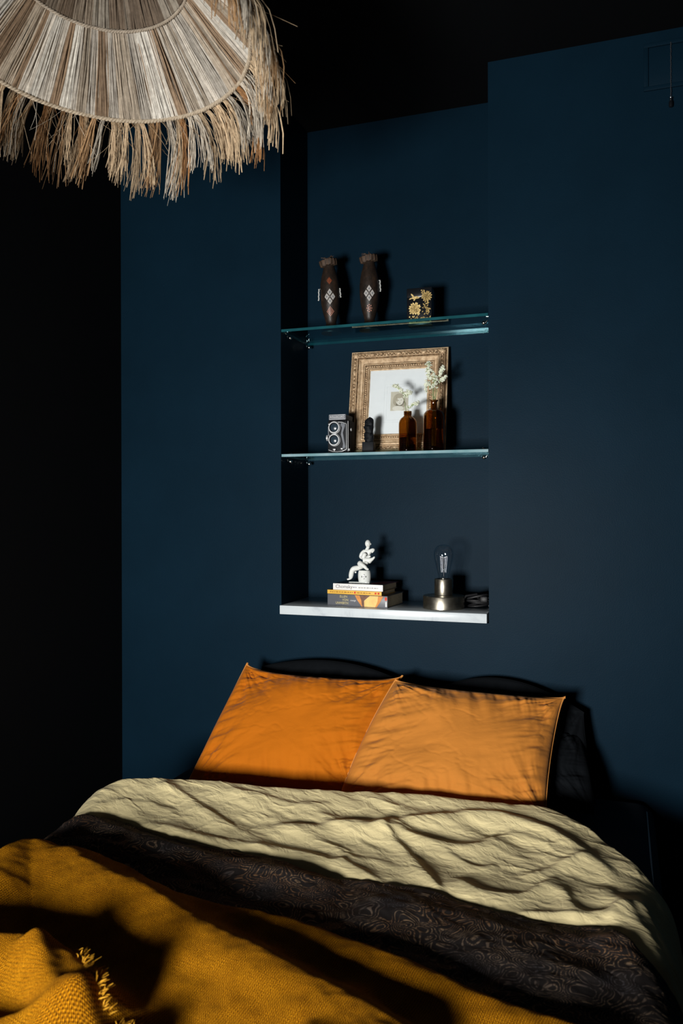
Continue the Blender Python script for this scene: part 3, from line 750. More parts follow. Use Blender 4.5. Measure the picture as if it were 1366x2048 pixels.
bx = thing('lacquer_box', 'black lacquer box painted with gold bird and flowers on the upper glass shelf', 'box', (-.598, .085, Z2), .04)
w, d, h = .080, .07, .117
b = MB(); b.box(-w/2, w/2, 0, d, 0, h-.030, .002); b.build('body', M['black_gloss'], bx)
b = MB(); b.box(-w/2-.0005, w/2+.0005, -.0005, d+.0005, h-.0295, h, .002); lidb = b.build('lid', M['black_gloss'], bx)
def flower2(b, cx, cz, R, n, rings=2, seed=0):
    q = random.Random(seed)
    for k in range(rings):
        r0 = R*(.25+.62*k/max(1, rings-1)); m = n if k else max(4, n//2)
        for i in range(m):
            a = 2*PI*i/m+k*.3+q.uniform(-.1, .1); c = (cx+r0*math.cos(a), cz+r0*math.sin(a)); L = R*.36; W_ = R*.17
            pts = []
            for t in range(8):
                s = 2*PI*t/8; u, v = L*math.cos(s), W_*math.sin(s); pts.append((c[0]+u*math.cos(a)-v*math.sin(a), c[1]+u*math.sin(a)+v*math.cos(a)))
            b.poly(pts, .0006)
def ell(b, cx, cz, a, c, rot=0, n=12):
    b.poly([(cx+a*math.cos(t)*math.cos(rot)-c*math.sin(t)*math.sin(rot), cz+a*math.cos(t)*math.sin(rot)+c*math.sin(t)*math.cos(rot)) for t in [2*PI*k/n for k in range(n)]], .0006)
def gold(b, name, mat, par):
    b.xform(Matrix.Translation((0, -.0009, 0))); return b.build(name, mat, par, smooth=False)
b = MB(); ell(b, -.013, .086, .011, .0042, .1); ell(b, -.021, .093, .0085, .0026, 2.25); ell(b, -.004, .0855, .005, .0028, .2); ell(b, -.027, .084, .006, .0018, .35); ell(b, -.015, .080, .004, .002, .9); b.poly([(.0005, .0862), (.0045, .0875), (.0005, .0848)], .0006)
gold(b, 'gold_bird', M['gold_paint'], bx)
b = MB(); flower2(b, .024, .088, .0145, 13, 3, 3); ell(b, .010, .102, .004, .0025, .7); ell(b, .016, .106, .004, .0022, 2.2); ell(b, .008, .108, .003, .002, 0); ell(b, .020, .072, .004, .002, 1.2); ell(b, .027, .071, .004, .002, 2.0)
gold(b, 'gold_blossom', M['gold_dull'], bx)
b = MB(); flower2(b, -.014, .052, .0165, 15, 3, 8)
q = random.Random(4)
for i in range(34):
    a = q.uniform(0, 6.28); rr = q.uniform(.2, 1); ell(b, -.014+.018*rr*math.cos(a), .040+.017*rr*math.sin(a)*.9, q.uniform(.0018, .0034), q.uniform(.0014, .0022), q.uniform(0, 3))
gold(b, 'gold_blossom', M['gold_paint'], bx)
b = MB()
for i in range(30):
    a = q.uniform(0, 6.28); rr = q.uniform(.1, 1); ell(b, .022+.013*rr*math.cos(a), .046+.019*rr*math.sin(a), q.uniform(.002, .0036), q.uniform(.001, .0018), q.uniform(0, 3))
ell(b, .026, .066, .007, .002, .3); ell(b, .016, .062, .006, .0018, 2.3)
gold(b, 'gold_leaves', M['gold_dull'], bx)
b = MB()
for i in range(46): ell(b, q.uniform(-.032, .036), q.uniform(.008, .024)*(.8+.4*q.random()), q.uniform(.002, .0042), q.uniform(.0012, .0024), q.uniform(0, 3))
b.poly([(-.033, .004), (.034, .004), (.034, .0065), (.01, .0105), (-.01, .0075), (-.033, .011)], .0006)
gold(b, 'gold_ground', M['gold_paint'], bx)

# ------------------------------------------------------------------ lower shelf
# framed print leaning on the niche back
FW, FH, FM = .332, .358, .068
fr = thing('picture_frame', 'ornate gilt picture frame with a small print, leaning behind the bottles', 'framed picture', (-.694, .150, Z1+.002), .0)
fr.rotation_euler = (-.19, 0, .035)
prof = [(0, 0), (0, .007), (.0012, .0095), (.0042, .0100), (.0055, .0080), (.0075, .0085), (.009, .0165), (.0108, .0185), (.0122, .0165), (.0225, .0190), (.0240, .0215), (.0260, .0210), (.0275, .0150), (.0295, .0155), (.0330, .0165), (.038, .0125), (.0445, .0105), (.0460, .0085), (.0475, .0115), (.0505, .0115), (.0515, .0080), (.0600, .0078), (.0610, .0098), (.0640, .0098), (.065, .006), (.068, .004), (.068, 0)]
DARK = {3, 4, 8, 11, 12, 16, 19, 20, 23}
b = MB()
sides = []
for (w_, h_) in prof:
    x0, x1, z0, z1 = -FW/2+w_, FW/2-w_, w_, FH-w_
    sides.append([(x0, -h_, z0), (x1, -h_, z0), (x1, -h_, z1), (x0, -h_, z1)])
vs = [p for s_ in sides for p in s_]
fs = [(j*4+k, j*4+(k+1) % 4, (j+1)*4+(k+1) % 4, (j+1)*4+k) for j in range(len(prof)-1) for k in range(4)]
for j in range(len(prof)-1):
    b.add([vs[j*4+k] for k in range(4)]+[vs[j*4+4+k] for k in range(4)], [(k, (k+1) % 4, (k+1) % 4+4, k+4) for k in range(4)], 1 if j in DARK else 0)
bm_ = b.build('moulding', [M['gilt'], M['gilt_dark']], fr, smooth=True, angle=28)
def around(inset, step):
    # points with tangent angle along a rectangle inset from the outer edge
    x0, x1, z0, z1 = -FW/2+inset, FW/2-inset, inset, FH-inset; out = []
    for (ax, az, bx_, bz) in ((x0, z0, x1, z0), (x1, z0, x1, z1), (x1, z1, x0, z1), (x0, z1, x0, z0)):
        L = math.hypot(bx_-ax, bz-az); n = int(round(L/step))
        for i in range(n): t = (i+.5)/n; out.append((ax+(bx_-ax)*t, az+(bz-az)*t, math.atan2(bz-az, bx_-ax), i, n))
    return out
b = MB(); q = random.Random(11)
for (x, z, a, i, n) in around(.0175, .0062):
    s = .0042 if i % 3 else .0056
    R = Matrix.Rotation(-(a+(.8 if i % 2 else -.8)), 4, 'Y')
    b.blob((x+q.uniform(-.001, .001), -.0190, z+.0022*(1 if i % 2 else -1)), s, 2, (1.0, .45, .42), R)
    if i % 5 == 0: b.blob((x, -.0205, z), .0032, 2, (1, .6, 1))
for (x, z) in ((-FW/2+.0175, .0175), (FW/2-.0175, .0175), (FW/2-.0175, FH-.0175), (-FW/2+.0175, FH-.0175)):
    b.blob((x, -.0190, z), .0085, 2, (1, .45, 1))
    for k in range(6): b.blob((x+.0075*math.cos(k*1.047), -.0190, z+.0075*math.sin(k*1.047)), .003, 1, (1, .6, 1))
for (x, z) in ((0, FH-.0175), (.085, FH-.0175), (-.09, FH-.0175), (-FW/2+.0175, FH*.78), (-FW/2+.0175, FH*.42), (FW/2-.0175, FH*.5), (0, .0175)):
    b.blob((x, -.0195, z), .0075, 2, (.75, .55, 1.25) if abs(x) > .12 else (1.25, .55, .75))
b.build('scroll_ornament', M['gilt'], fr)
b = MB()
for (x, z, a, i, n) in around(.0555, .0078):
    b.blob((x, -.0085, z), .0031, 2, (1, .7, 1))
b.build('beading', M['gilt'], fr)
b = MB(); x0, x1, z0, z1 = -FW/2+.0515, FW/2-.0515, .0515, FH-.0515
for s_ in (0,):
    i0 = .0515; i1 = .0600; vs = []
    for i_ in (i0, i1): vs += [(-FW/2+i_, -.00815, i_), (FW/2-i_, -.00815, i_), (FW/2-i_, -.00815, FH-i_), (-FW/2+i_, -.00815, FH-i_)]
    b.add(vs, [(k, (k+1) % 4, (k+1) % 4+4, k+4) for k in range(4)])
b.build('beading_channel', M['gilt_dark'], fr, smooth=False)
iw, ih = FW-2*FM, FH-2*FM
b = MB(); b.box(-iw/2-.004, iw/2+.004, -.002, .0, FM-.004, FH-FM+.004); b.build('mat_board', M['paper'], fr, smooth=False)
b = MB(); b.box(-FW/2+.01, FW/2-.01, .0005, .004, .01, FH-.01); b.build('backing_board', M['page'], fr, smooth=False)
# plate mark and a small generic portrait engraving
pc = (.006, FH/2-.006)
b = MB()
for (w_, h_) in ((.105, .132), (.088, .116)):
    for (xa, xb, za, zb) in ((-w_/2, w_/2, h_/2-.0008, h_/2), (-w_/2, w_/2, -h_/2, -h_/2+.0008), (-w_/2, -w_/2+.0008, -h_/2, h_/2), (w_/2-.0008, w_/2, -h_/2, h_/2)):
        b.box(pc[0]+xa, pc[0]+xb, -.0024, -.0020, pc[1]+za, pc[1]+zb)
b.build('plate_mark', M['paper_line'], fr, smooth=False)
pr_ = MB(); pr_.box(pc[0]-.030, pc[0]+.030, -.0026, -.0021, pc[1]-.026, pc[1]+.040); prt = pr_.build('portrait_print', M['print_bg'], fr, smooth=False)
def flat(name, mat, items, y):
    b = MB()
    for it in items: ell(b, *it, n=24)
    b.xform(Matrix.Translation((0, y, 0))); b.build(name, mat, prt, smooth=False)
flat('shade_tone', M['print_mid'], [(pc[0]-.002, pc[1]+.010, .021, .023), (pc[0]+.006, pc[1]-.004, .018, .012)], -.0030)
flat('figure_tone', M['print_hi'], [(pc[0]+.001, pc[1]+.008, .0125, .0155, .15), (pc[0]-.004, pc[1]-.018, .019, .0085)], -.0034)
flat('hair_tone', M['print_mid'], [(pc[0]+.001, pc[1]+.021, .012, .0045, .1), (pc[0]-.009, pc[1]+.013, .0028, .009, .2)], -.0038)
flat('feature_tone', M['print_dk'], [(pc[0]-.003, pc[1]+.009, .0022, .0008), (pc[0]+.006, pc[1]+.010, .0022, .0008), (pc[0]+.002, pc[1]+.003, .0012, .0005), (pc[0]+.002, pc[1]-.0015, .0026, .0008)], -.0040)
b = MB(); b.box(-iw/2-.003, iw/2+.003, -.0052, -.0045, FM-.003, FH-FM+.003); b.build('picture_pane', M['pane'], fr, smooth=False)

# twin-lens camera
cm = thing('film_camera', 'old twin-lens film camera with two round lenses, left of the gilt frame', 'camera', (-.8575, .040, Z1+.001), .02)
w, d, h = .068, .082, .108
b = MB(); b.box(-w/2, w/2, .004, d, .003, h, .004); b.build('body', M['leatherette'], cm)
b = MB(); b.box(-w/2+.001, w/2-.001, -.001, .0045, .004, h-.004, .003); b.build('front_plate', M['dark_enamel'], cm)
b = MB()     # bright trim line round the front
tr = [(-.030, .012), (-.016, .0065), (0, .005), (.016, .0065), (.0305, .012), (.0310, .05), (.0305, .094), (.016, .0995), (0, .101), (-.016, .0995), (-.030, .094)]
b.tube([(x, -.002, z) for x, z in tr], .0011, 6); b.build('chrome_trim', M['satin'], cm)
for zc, rr, nm in ((.083, .0185, 'viewing_lens'), (.043, .0185, 'taking_lens')):
    xc = -.0085
    b = MB(); b.lathe([(rr+.002, 0), (rr+.002, .005), (rr, .007), (rr, .011), (rr-.001, .012), (rr-.0030, .012), (rr-.0030, .008)], n=48, cap=False)
    b.xform(Matrix.Translation((xc, -.001, zc)) @ Matrix.Rotation(PI/2, 4, 'X')); ln = b.build(nm, M['satin'], cm)
    b = MB(); b.lathe([(rr-.003, .006), (rr-.0042, .0085), (rr-.005, .007), (rr-.0055, .0055)], n=48, cap=False)
    b.xform(Matrix.Translation((xc, -.001, zc)) @ Matrix.Rotation(PI/2, 4, 'X')); b.build('inner_ring', M['dark_enamel'], ln)
    b = MB(); b.lathe([(rr-.003, .0045), (rr*.6, .0078), (rr*.3, .0092), (0, .0096)], n=40, cap=False)
    b.xform(Matrix.Translation((xc, -.001, zc)) @ Matrix.Rotation(PI/2, 4, 'X')); b.build('lens_glass', M['lens'], ln)
b = MB()
for sx in (1,):
    b.poly([(.012, .098), (.026, .094), (.0265, .088), (.019, .066), (.022, .050), (.0275, .020), (.024, .014), (.0175, .016), (.020, .030), (.0125, .060), (.016, .082), (.0115, .092)], .002)
b.xform(Matrix.Translation((0, -.0032, 0))); b.build('lens_board_trim', M['grey_enamel'], cm)
b = MB(); b.poly([(-.031, .086), (-.0275, .086), (-.0285, .064), (-.024, .054), (-.0275, .054), (-.031, .06)], .002); b.xform(Matrix.Translation((0, -.0032, 0))); b.build('lens_board_trim', M['grey_enamel'], cm)
b = MB(); b.box(-.013, -.004, -.010, -.002, .0105, .0145, .001); b.blob((-.0085, -.006, .0095), .0026); b.build('shutter_lever', M['satin'], cm)
b = MB(); b.box(.012, .019, -.0065, -.001, .012, .017, .001); b.build('flash_socket', M['satin'], cm)
b = MB(); b.box(-w/2+.006, w/2-.006, .002, d-.006, h, h+.017, .003); b.build('finder_hood', M['dark_enamel'], cm)
b = MB(); b.box(-.029, .029, -.003, .0025, h-.0005, h+.018, .0025); npl = b.build('name_plate', M['grey_enamel'], cm)
b = MB(); b.tube([(-.0265, -.0035, h+.0018), (.0265, -.0035, h+.0018), (.0265, -.0035, h+.0157), (-.0265, -.0035, h+.0157), (-.0265, -.0035, h+.0018)], .0007, 6); b.build('plate_border', M['satin'], npl)
text_mesh('plate_lettering', 'ROLLEICORD', .0092, M['ink_white'], npl, (0, -.0036, h+.0088), align='CENTER', sx=.88)
def knob(name, x, y, z, r, sg, L=.008):
    b = MB(); b.lathe([(r*.5, 0), (r*.5, L*.3), (r, L*.35), (r, L*.95), (r*.8, L), (0, L)], n=28); b.xform(Matrix.Translation((x, y, z)) @ Matrix.Rotation(sg*PI/2, 4, 'Y')); b.build(name, M['satin'], cm)
knob('focus_knob', -w/2, .020, .052, .010, -1, .009); knob('side_stud', w/2, .030, .078, .005, 1, .004); knob('strap_lug', w/2, .012, .012, .0045, 1, .004)
b = MB(); b.box(w/2-.0005, w/2+.0006, .0045, .006, .006, h-.004); b.build('side_trim', M['satin'], cm)

# black bust on a cube
bu = thing('carved_figurine', 'small black carved bust on a cube plinth in front of the gilt frame', 'figurine', (-.763, .075, Z1+.001), .10)
b = MB(); b.box(-.0185, .0185, -.0185, .0185, 0, .036, .0015); b.build('plinth', M['black_matte'], bu)
b = MB()
secs = [(.036, -.013, .016), (.040, -.0135, .0165), (.046, -.0165, .0185), (.051, -.0135, .0175), (.056, -.0130, .0170), (.060, -.0165, .0165), (.0625, -.0155, .0155), (.067, -.0110, .0145), (.072, -.0115, .0150), (.078, -.0130, .0155), (.0835, -.0185, .0165), (.087, -.0165, .0165), (.090, -.0120, .0160), (.096, -.0125, .0165), (.102, -.0125, .0165), (.108, -.0105, .0155), (.1125, -.006, .0125), (.115, -.001, .008)]
n = 14; vs = []
for j, (z, l, r_) in enumerate(secs):
    c = (l+r_)/2; a_ = (r_-l)/2
    for k in range(n):
        t = 2*PI*k/n; jj = 1+.09*math.sin(3*t+j*1.3); vs.append((c+a_*math.cos(t)*(jj if math.cos(t) < .9 else 1), a_*.92*math.sin(t)*jj, z+.002*math.sin(t*2+j)))
fs = [(j*n+i, j*n+(i+1) % n, (j+1)*n+(i+1) % n, (j+1)*n+i) for j in range(len(secs)-1) for i in range(n)]
fs += [tuple(range(n))[::-1], tuple((len(secs)-1)*n+i for i in range(n))]
b.add(vs, fs)
b.tube([(-.012, -.012, .0635), (-.002, -.0165, .062), (.009, -.015, .0625)], .0016, 6); b.tube([(-.010, -.011, .098), (0, -.0155, .094), (.011, -.013, .099)], .0018, 6)
b.build('bust', M['black_matte'], bu, angle=24)

# amber bottles
def bottle(loc, prof, label, level, threads=None):
    r = thing('amber_bottle', label, 'bottle', loc, 0, 'amber glass bottles holding white flowers')
    th_ = .0022
    inner = [(max(.004, a-th_), z) for a, z in prof]; inner[0] = (inner[0][0], .004)
    full = [(0.0005, prof[0][1])]+prof+inner[::-1]+[(0.0005, .004)]
    b = MB(); b.lathe(full, n=56, cap=False); g = b.build('glass_body', M['amber'], r, angle=60)
    if threads:
        for z in threads[1]:
            b = MB(); b.tube([(threads[0]*math.cos(t), threads[0]*math.sin(t), z+.0022*t/6.28) for t in np.linspace(0, 2*PI, 33)], .0011, 6); b.build('screw_thread', M['amber'], r)
    if level:
        wv = [(a-.0004, z) for a, z in inner if z < level]; wv.append((wv[-1][0], level))
        b = MB(); b.lathe([(0.0005, .0045)]+wv+[(0.0005, level)], n=48, cap=False); b.build('water', M['water'], r, angle=60)
bottle((-.6355, .082, Z1+.0005), [(.0262, 0), (.0285, .003), (.0288, .008), (.0288, .088), (.0282, .095), (.0262, .102), (.0225, .1085), (.0170, .113), (.0135, .1155), (.0120, .118), (.0118, .1285), (.0128, .129), (.0128, .1315), (.0115, .132)], 'shorter amber glass bottle with a screw neck, left of the taller one', .048, (.0123, (.1205, .125)))
bottle((-.5525, .088, Z1+.0005), [(.0300, 0), (.0332, .004), (.0336, .010), (.0336, .105), (.0328, .114), (.0305, .122), (.0255, .129), (.0180, .1335), (.0125, .136), (.0112, .139), (.0108, .158), (.0120, .160), (.0142, .1622), (.0138, .164), (.0108, .1645)], 'taller amber glass bottle with a flared lip at the right end of the shelf', .072)

def sprig(pts, heads, label, seed, thick=.0011, group='white statice sprigs in the amber bottles'):
    base = Vector(pts[0]); r = thing('flower_sprig', label, 'flower', base, 0, group); q = random.Random(seed)
    P = [Vector(p)-base for p in pts]
    # smooth stem
    def sm(P):
        out = []
        for i in range(len(P)-1):
            p0, p1, p2, p3 = P[max(i-1, 0)], P[i], P[i+1], P[min(i+2, len(P)-1)]
            for k in range(4):
                s = k/4; out.append(.5*((2*p1)+(-p0+p2)*s+(2*p0-5*p1+4*p2-p3)*s*s+(-p0+3*p1-3*p2+p3)*s**3))
        return out+[P[-1]]
    st = sm(P); b = MB(); b.tube(st, [thick*(1-.4*i/len(st)) for i in range(len(st))], 6)
    heads = [([Vector(h)-base for h in H], R, n) for H, R, n in heads]
    for H, R, n in heads: b.tube(sm(H), thick*.75, 6)
    b.build('stem', M['stem'], r)
    bf = MB(); bc = MB()
    for H, R, n in heads:
        hs = sm(H)
        for i in range(int(n*1.5)):
            c = hs[int(len(hs)*(.25+.75*q.random()))-1]+Vector((q.gauss(0, 1), q.gauss(0, 1)*.9, q.gauss(0, 1)))*R*.55
            up = (c-hs[len(hs)//2]+Vector((0, -.2*R, .5*R))).normalized()
            bc.blob(c-up*.0028, .0017, 1, (.8, .8, 1.2), up.to_track_quat('Z', 'Y').to_matrix(), .15, i)
            Rm = up.to_track_quat('Z', 'Y').to_matrix()
            for k in range(5):
                a = k*1.2566+q.random(); o_ = Rm @ Vector((.0021*math.cos(a), .0021*math.sin(a), .0008))
                bf.blob(c+o_, .0027, 1, (1.15, .75, .75), Rm @ Matrix.Rotation(a, 3, 'Z'), .2, i*7+k)
    bc.build('calyx', M['calyx'], r); bf.build('blossoms', M['petal'], r)
def q_(x, y, Y): return tuple(atY(x, y, Y))
Yb = .082
sprig([(-.634, .084, Z1+.02), q_(812, 826, Yb), q_(810, 806, Yb), q_(808, 792, Yb)],
      [([q_(808, 794, Yb), q_(805, 786, Yb-.004), q_(799, 777, Yb-.006), q_(791, 772, Yb-.008), q_(787, 773, Yb-.008)], .0045, 22),
       ([q_(808, 798, Yb), q_(812, 790, Yb), q_(817, 785, Yb-.004), q_(823, 786, Yb-.006)], .0065, 20)],
      'white sprig arching to the left out of the shorter amber bottle', 3)
sprig([(-.638, .080, Z1+.02), q_(817, 826, Yb+.004), q_(818, 815, Yb+.004)],
      [([q_(818, 817, Yb+.003), q_(822, 812, Yb+.002), q_(829, 808, Yb), q_(836, 806, Yb)], .0045, 16), ([q_(818, 816, Yb), q_(814, 812, Yb-.002)], .003, 4)],
      'short white sprig leaning right just above the neck of the shorter amber bottle', 4)
Yc = .088
for k, (tip, mid, hd, R, n, lab) in enumerate((
    ((860, 724), (864, 765), [(862, 762), (858, 748), (857, 735), (860, 726)], .0085, 30, 'tallest white sprig, upright at the left of the taller amber bottle'),
    ((868, 748), (867, 778), [(868, 782), (868, 768), (868, 756), (870, 747)], .0085, 30, 'dense white sprig in the middle of the taller amber bottle'),
    ((886, 734), (873, 775), [(877, 756), (880, 748), (883, 740), (887, 733)], .0060, 22, 'white sprig reaching up to the right from the taller amber bottle'),
    ((892, 754), (875, 780), [(878, 768), (882, 761), (887, 757), (891, 754)], .0042, 12, 'thin white sprig furthest right in the taller amber bottle'),
    ((853, 772), (862, 788), [(862, 778), (857, 768), (852, 766), (852, 782)], .0065, 22, 'low white sprig drooping left over the shoulder of the taller amber bottle'))):
    dy = (k-2)*.004
    sprig([(-.556+k*.0016, .086+dy*.5, Z1+.02), q_(866+k*1.4, 806, Yc+dy*.6), q_(mid[0], mid[1], Yc+dy)], [([q_(x, y, Yc+dy-.004*i) for i, (x, y) in enumerate(hd)], R, n)], lab, 20+k, .0012)

# ------------------------------------------------------------------ bottom ledge: books, figurine, lamp, cable
brz = math.radians(-5.0)
def book(x, y, z, L, D, H, mat, label, rz=brz):
    r = thing('book', label, 'book', (x, y, z), rz, 'paperbacks stacked on the marble ledge')
    c = .0012
    b = MB(); b.box(0, L, 0, .002, 0, H, .0006); b.build('spine', mat, r)
    b = MB(); b.box(0, L, .002, D, H-c, H); b.box(0, L, .002, D, 0, c); b.build('cover', mat if mat != M['white_paper'] else M['grey_cover'], r, smooth=False)
    b = MB(); b.box(.003, L-.003, .002, D-.003, c, H-c); b.build('page_block', M['page'], r, smooth=False)
    return r
H3, H2, H1 = .0375, .0125, .0205
b3 = book(-.893, .040, ZL+.0002, .207, .150, H3, M['grey_cover'], 'thick grey paperback with an amber photo on its spine, bottom of the book stack')
b2 = book(-.8945, .0425, ZL+H3+.0006, .188, .13, H2, M['yellow_cover'], 'thin yellow paperback in the middle of the book stack', brz)
b1 = book(-.8755, .044, ZL+H3+H2+.001, .172, .135, H1, M['white_paper'], 'white-spined paperback on top of the book stack, under the porcelain figurine', math.radians(-4.6))
def sp_poly(name, pts, mat, par, y=-.0003):
    b = MB(); b.poly(pts, .0004); b.xform(Matrix.Translation((0, y-.0002, 0))); b.build(name, mat, par, smooth=False)
sp_poly('spine_photo', [(.096, .0365), (.112, .0365), (.122, .018), (.128, .001), (.120, .001), (.104, .022)], M['skin_b'], b3)
sp_poly('spine_photo', [(.112, .0365), (.148, .0365), (.128, .022), (.129, .001), (.122, .001), (.118, .022)], M['skin_c'], b3, -.0005)
sp_poly('spine_photo', [(.148, .0365), (.176, .0365), (.176, .020), (.168, .001), (.129, .001), (.128, .020)], M['skin_a'], b3, -.0007)
sp_poly('spine_photo', [(.176, .0365), (.193, .0365), (.182, .016), (.171, .001), (.166, .001), (.174, .020)], M['skin_b'], b3, -.0009)
sp_poly('spine_emblem', [(.1985, .024), (.2055, .024), (.2055, .034), (.1985, .034)], M['ink_red'], b3, -.0006)
sp_poly('spine_emblem', [(.2000, .004), (.2055, .004), (.2055, .020), (.2000, .020)], M['ink_white'], b3, -.0006)
for k, (t_, x) in enumerate((('ELLEN', .0435), ('VON', .0525), ('UNWERTH', .0290))):
    text_mesh('spine_title', t_, .0105, M['ink_gold'], b3, (x, -.0005, .0305-.0105*k), sx=.92 if k < 2 else .86)
text_mesh('spine_subtitle', 'revenge', .0085, M['ink_white'], b3, (.0800, -.0005, .0195), shear=.25, sx=.72)
text_mesh('spine_title', 'Chomsky', .0155, M['ink'], b1, (.009, -.0005, H1*.52), sx=1.0)
q = random.Random(9)
def word_bars(par, x0, x1, z, h, mat, name='small_print'):
    b = MB(); x = x0
    while x < x1:
        w_ = q.uniform(.004, .010); w_ = min(w_, x1-x)
        n = max(2, int(w_/.0016))
        for i in range(n): b.box(x+i*w_/n, x+i*w_/n+w_/n*.62, -.0006, -.0002, z-h/2, z+h/2*q.uniform(.5, 1.2))
        x += w_+.0022
    b.build(name, mat, par, smooth=False)
word_bars(b1, .070, .083, H1*.5, .0034, M['ink_blue']); word_bars(b1, .089, .156, H1*.47, .0028, M['ink'])
word_bars(b2, .010, .090, H2*.52, .0040, M['ink_brown']); word_bars(b2, .104, .152, H2*.52, .0034, M['ink_brown'])
for xx, mt in ((.097, 'ink_red'), (.168, 'ink_red'), (.178, 'ink_red')):
    b = MB(); b.box(xx-.003, xx+.003, -.0006, -.0002, .0035, .0095); b.build('spine_emblem', M[mt], b2, smooth=False)
# white stripes printed on the top book's front cover
b = MB()
for k in range(3):
    x = .118+.018*k; b.add([(x, .03, H1+.0002), (x+.009, .03, H1+.0002), (x+.030, .125, H1+.0002), (x+.021, .125, H1+.0002)], [(0, 1, 2, 3)])
b.build('cover_stripe', M['ink_red'], b1, smooth=False)

# porcelain figurine
def skin(name, chains, mat, parent, sub=2):
    me = bpy.data.meshes.new(name); V_ = []; E_ = []; R_ = []; roots = []
    for ch in chains:
        s0 = len(V_)
        if isinstance(ch[0], int): prev = ch[0]; body = ch[1:]
        else: prev = None; body = ch; roots.append(len(V_))
        for p in body:
            V_.append(p[:3]); R_.append(p[3] if len(p) == 4 else p[3:5])
            i = len(V_)-1
            if prev is not None: E_.append((prev, i))
            prev = i
    me.from_pydata(V_, E_, []); o = bpy.data.objects.new(name, me); COL.objects.link(o)
    sk = o.modifiers.new('skin', 'SKIN'); sk.use_smooth_shade = True; sk.branch_smoothing = .6
    for i, r in enumerate(R_): me.skin_vertices[0].data[i].radius = (r, r) if isinstance(r, (int, float)) else r
    for r in roots: me.skin_vertices[0].data[r].use_root = True
    ss = o.modifiers.new('sub', 'SUBSURF'); ss.levels = sub; ss.render_levels = sub
    m2 = bpy.data.meshes.new_from_object(o.evaluated_get(bpy.context.evaluated_depsgraph_get()))
    bpy.data.objects.remove(o); m2.name = name
    m2.materials.clear(); m2.materials.append(mat); m2.polygons.foreach_set('use_smooth', [True]*len(m2.polygons))
    o2 = bpy.data.objects.new(name, m2); COL.objects.link(o2); o2.parent = parent; return o2
fz = ZL+H3+H2+H1+.0014
fg = thing('porcelain_figurine', 'white porcelain figurine of a bald seated man holding a bundle, on the book stack', 'figurine', (-.782, .085, fz), .0)
K = .000197
def fp(u, v, y=0, r=None): return ((u-726)*K, y, (872-v)*K) + ((r*K,) if r else ())
b = MB(); b.box(*[(480-726)*K, (835-726)*K], -.016, .016, 0, .0035, .0014); b.build('base_plate', M['porcelain'], fg)
b = MB(); b.lathe([(.0185, .003), (.0198, .006), (.0212, .014), (.0216, .022), (.0212, .030), (.0200, .037), (.0188, .0405), (.0150, .0415), (.0, .0415)], (.0005, 0, 0), 40); st_ = b.build('drum_stool', M['porcelain'], fg)
# pierced coin motif on the stool's front
b = MB()
for k in range(4):
    a0 = k*PI/2; pts = []
    for t in np.linspace(a0-.42, a0+.42, 7): pts.append((.0078*math.cos(t), .0078*math.sin(t)))
    for t in np.linspace(a0+.42, a0-.42, 7): pts.append((.0056*math.cos(t), .0056*math.sin(t)))
    b.poly(pts, .001)
b.box(-.0026, .0026, 0, .001, -.003, .003)
for i, p in enumerate(b.v):
    x, y, z = p; a = -PI/2+.19+x/.0214; rr = .0219-y; b.v[i] = (.0005+rr*math.cos(a), rr*math.sin(a), .0215+z)
b.build('pierced_motif', M['black_gloss'], st_, smooth=False)
p = fp
body = [[p(745, 640, .002, 70), p(742, 590, 0, 66), p(752, 520, 0, 56), p(762, 440, 0, 58), p(775, 360, 0, 62), p(785, 318, 0, 42), p(790, 285, 0, 28), p(791, 262, -.0005, 40), p(791, 235, -.001, 40)],
        [4, p(725, 345, -.002, 42), p(690, 385, -.004, 36), p(668, 450, -.006, 32), p(740, 470, -.014, 26), p(820, 440, -.016, 22), p(862, 425, -.016, 15)],
        [4, p(840, 335, -.002, 40), p(880, 322, -.006, 30), p(912, 318, -.012, 24), p(905, 345, -.016, 15), p(880, 372, -.018, 11)],
        [0, p(650, 622, -.008, 56), p(545, 640, -.013, 48), p(524, 700, -.013, 46), p(512, 778, -.013, 45), p(500, 806, -.014, 24), p(452, 818, -.018, 13)],
        [0, p(735, 600, -.012, 52), p(655, 530, -.019, 46), p(715, 560, -.024, 36), p(790, 610, -.026, 32), p(812, 640, -.024, 22), p(845, 640, -.026, 13)]]
fig = skin('figure', body, M['porcelain'], fg)
bm = bmesh.new(); bm.from_mesh(fig.data)      # rounded skull over the neck
hc = Vector(fp(790, 228, -.0012)); tmp = bmesh.ops.create_icosphere(bm, subdivisions=3, radius=1)['verts']
for v in tmp:
    zz = v.co.z; k_ = 1-.16*max(0, -zz); v.co = hc+Vector((v.co.x*.0096*k_, v.co.y*.0110*k_, zz*.0130))
for f in bm.faces: f.smooth = True
bm.to_mesh(fig.data); bm.free()
b = MB()
hx, hy, hz = fp(791, 232, -.0112)
b.blob((hx+.0008, hy, hz-.0010), .0018, 2, (.6, 1, 1.3)); b.blob((hx-.0085, hy+.010, hz), .0022, 2, (.5, 1, 1.4)); b.blob((hx+.0098, hy+.010, hz), .0022, 2, (.5, 1, 1.4))
b.build('nose_and_ears', M['porcelain'], fg)
b = MB(); b.blob((hx-.0030, hy+.0018, hz+.0022), .0010, 1, (1.3, .5, .5)); b.blob((hx+.0042, hy+.0018, hz+.0022), .0010, 1, (1.3, .5, .5)); b.build('eye_line', M['ink'], fg)
b = MB(); b.blob((hx+.0008, hy+.0012, hz-.0058), .0016, 1, (1.3, .5, .45)); b.build('painted_lip', M['copper_inlay'], fg)
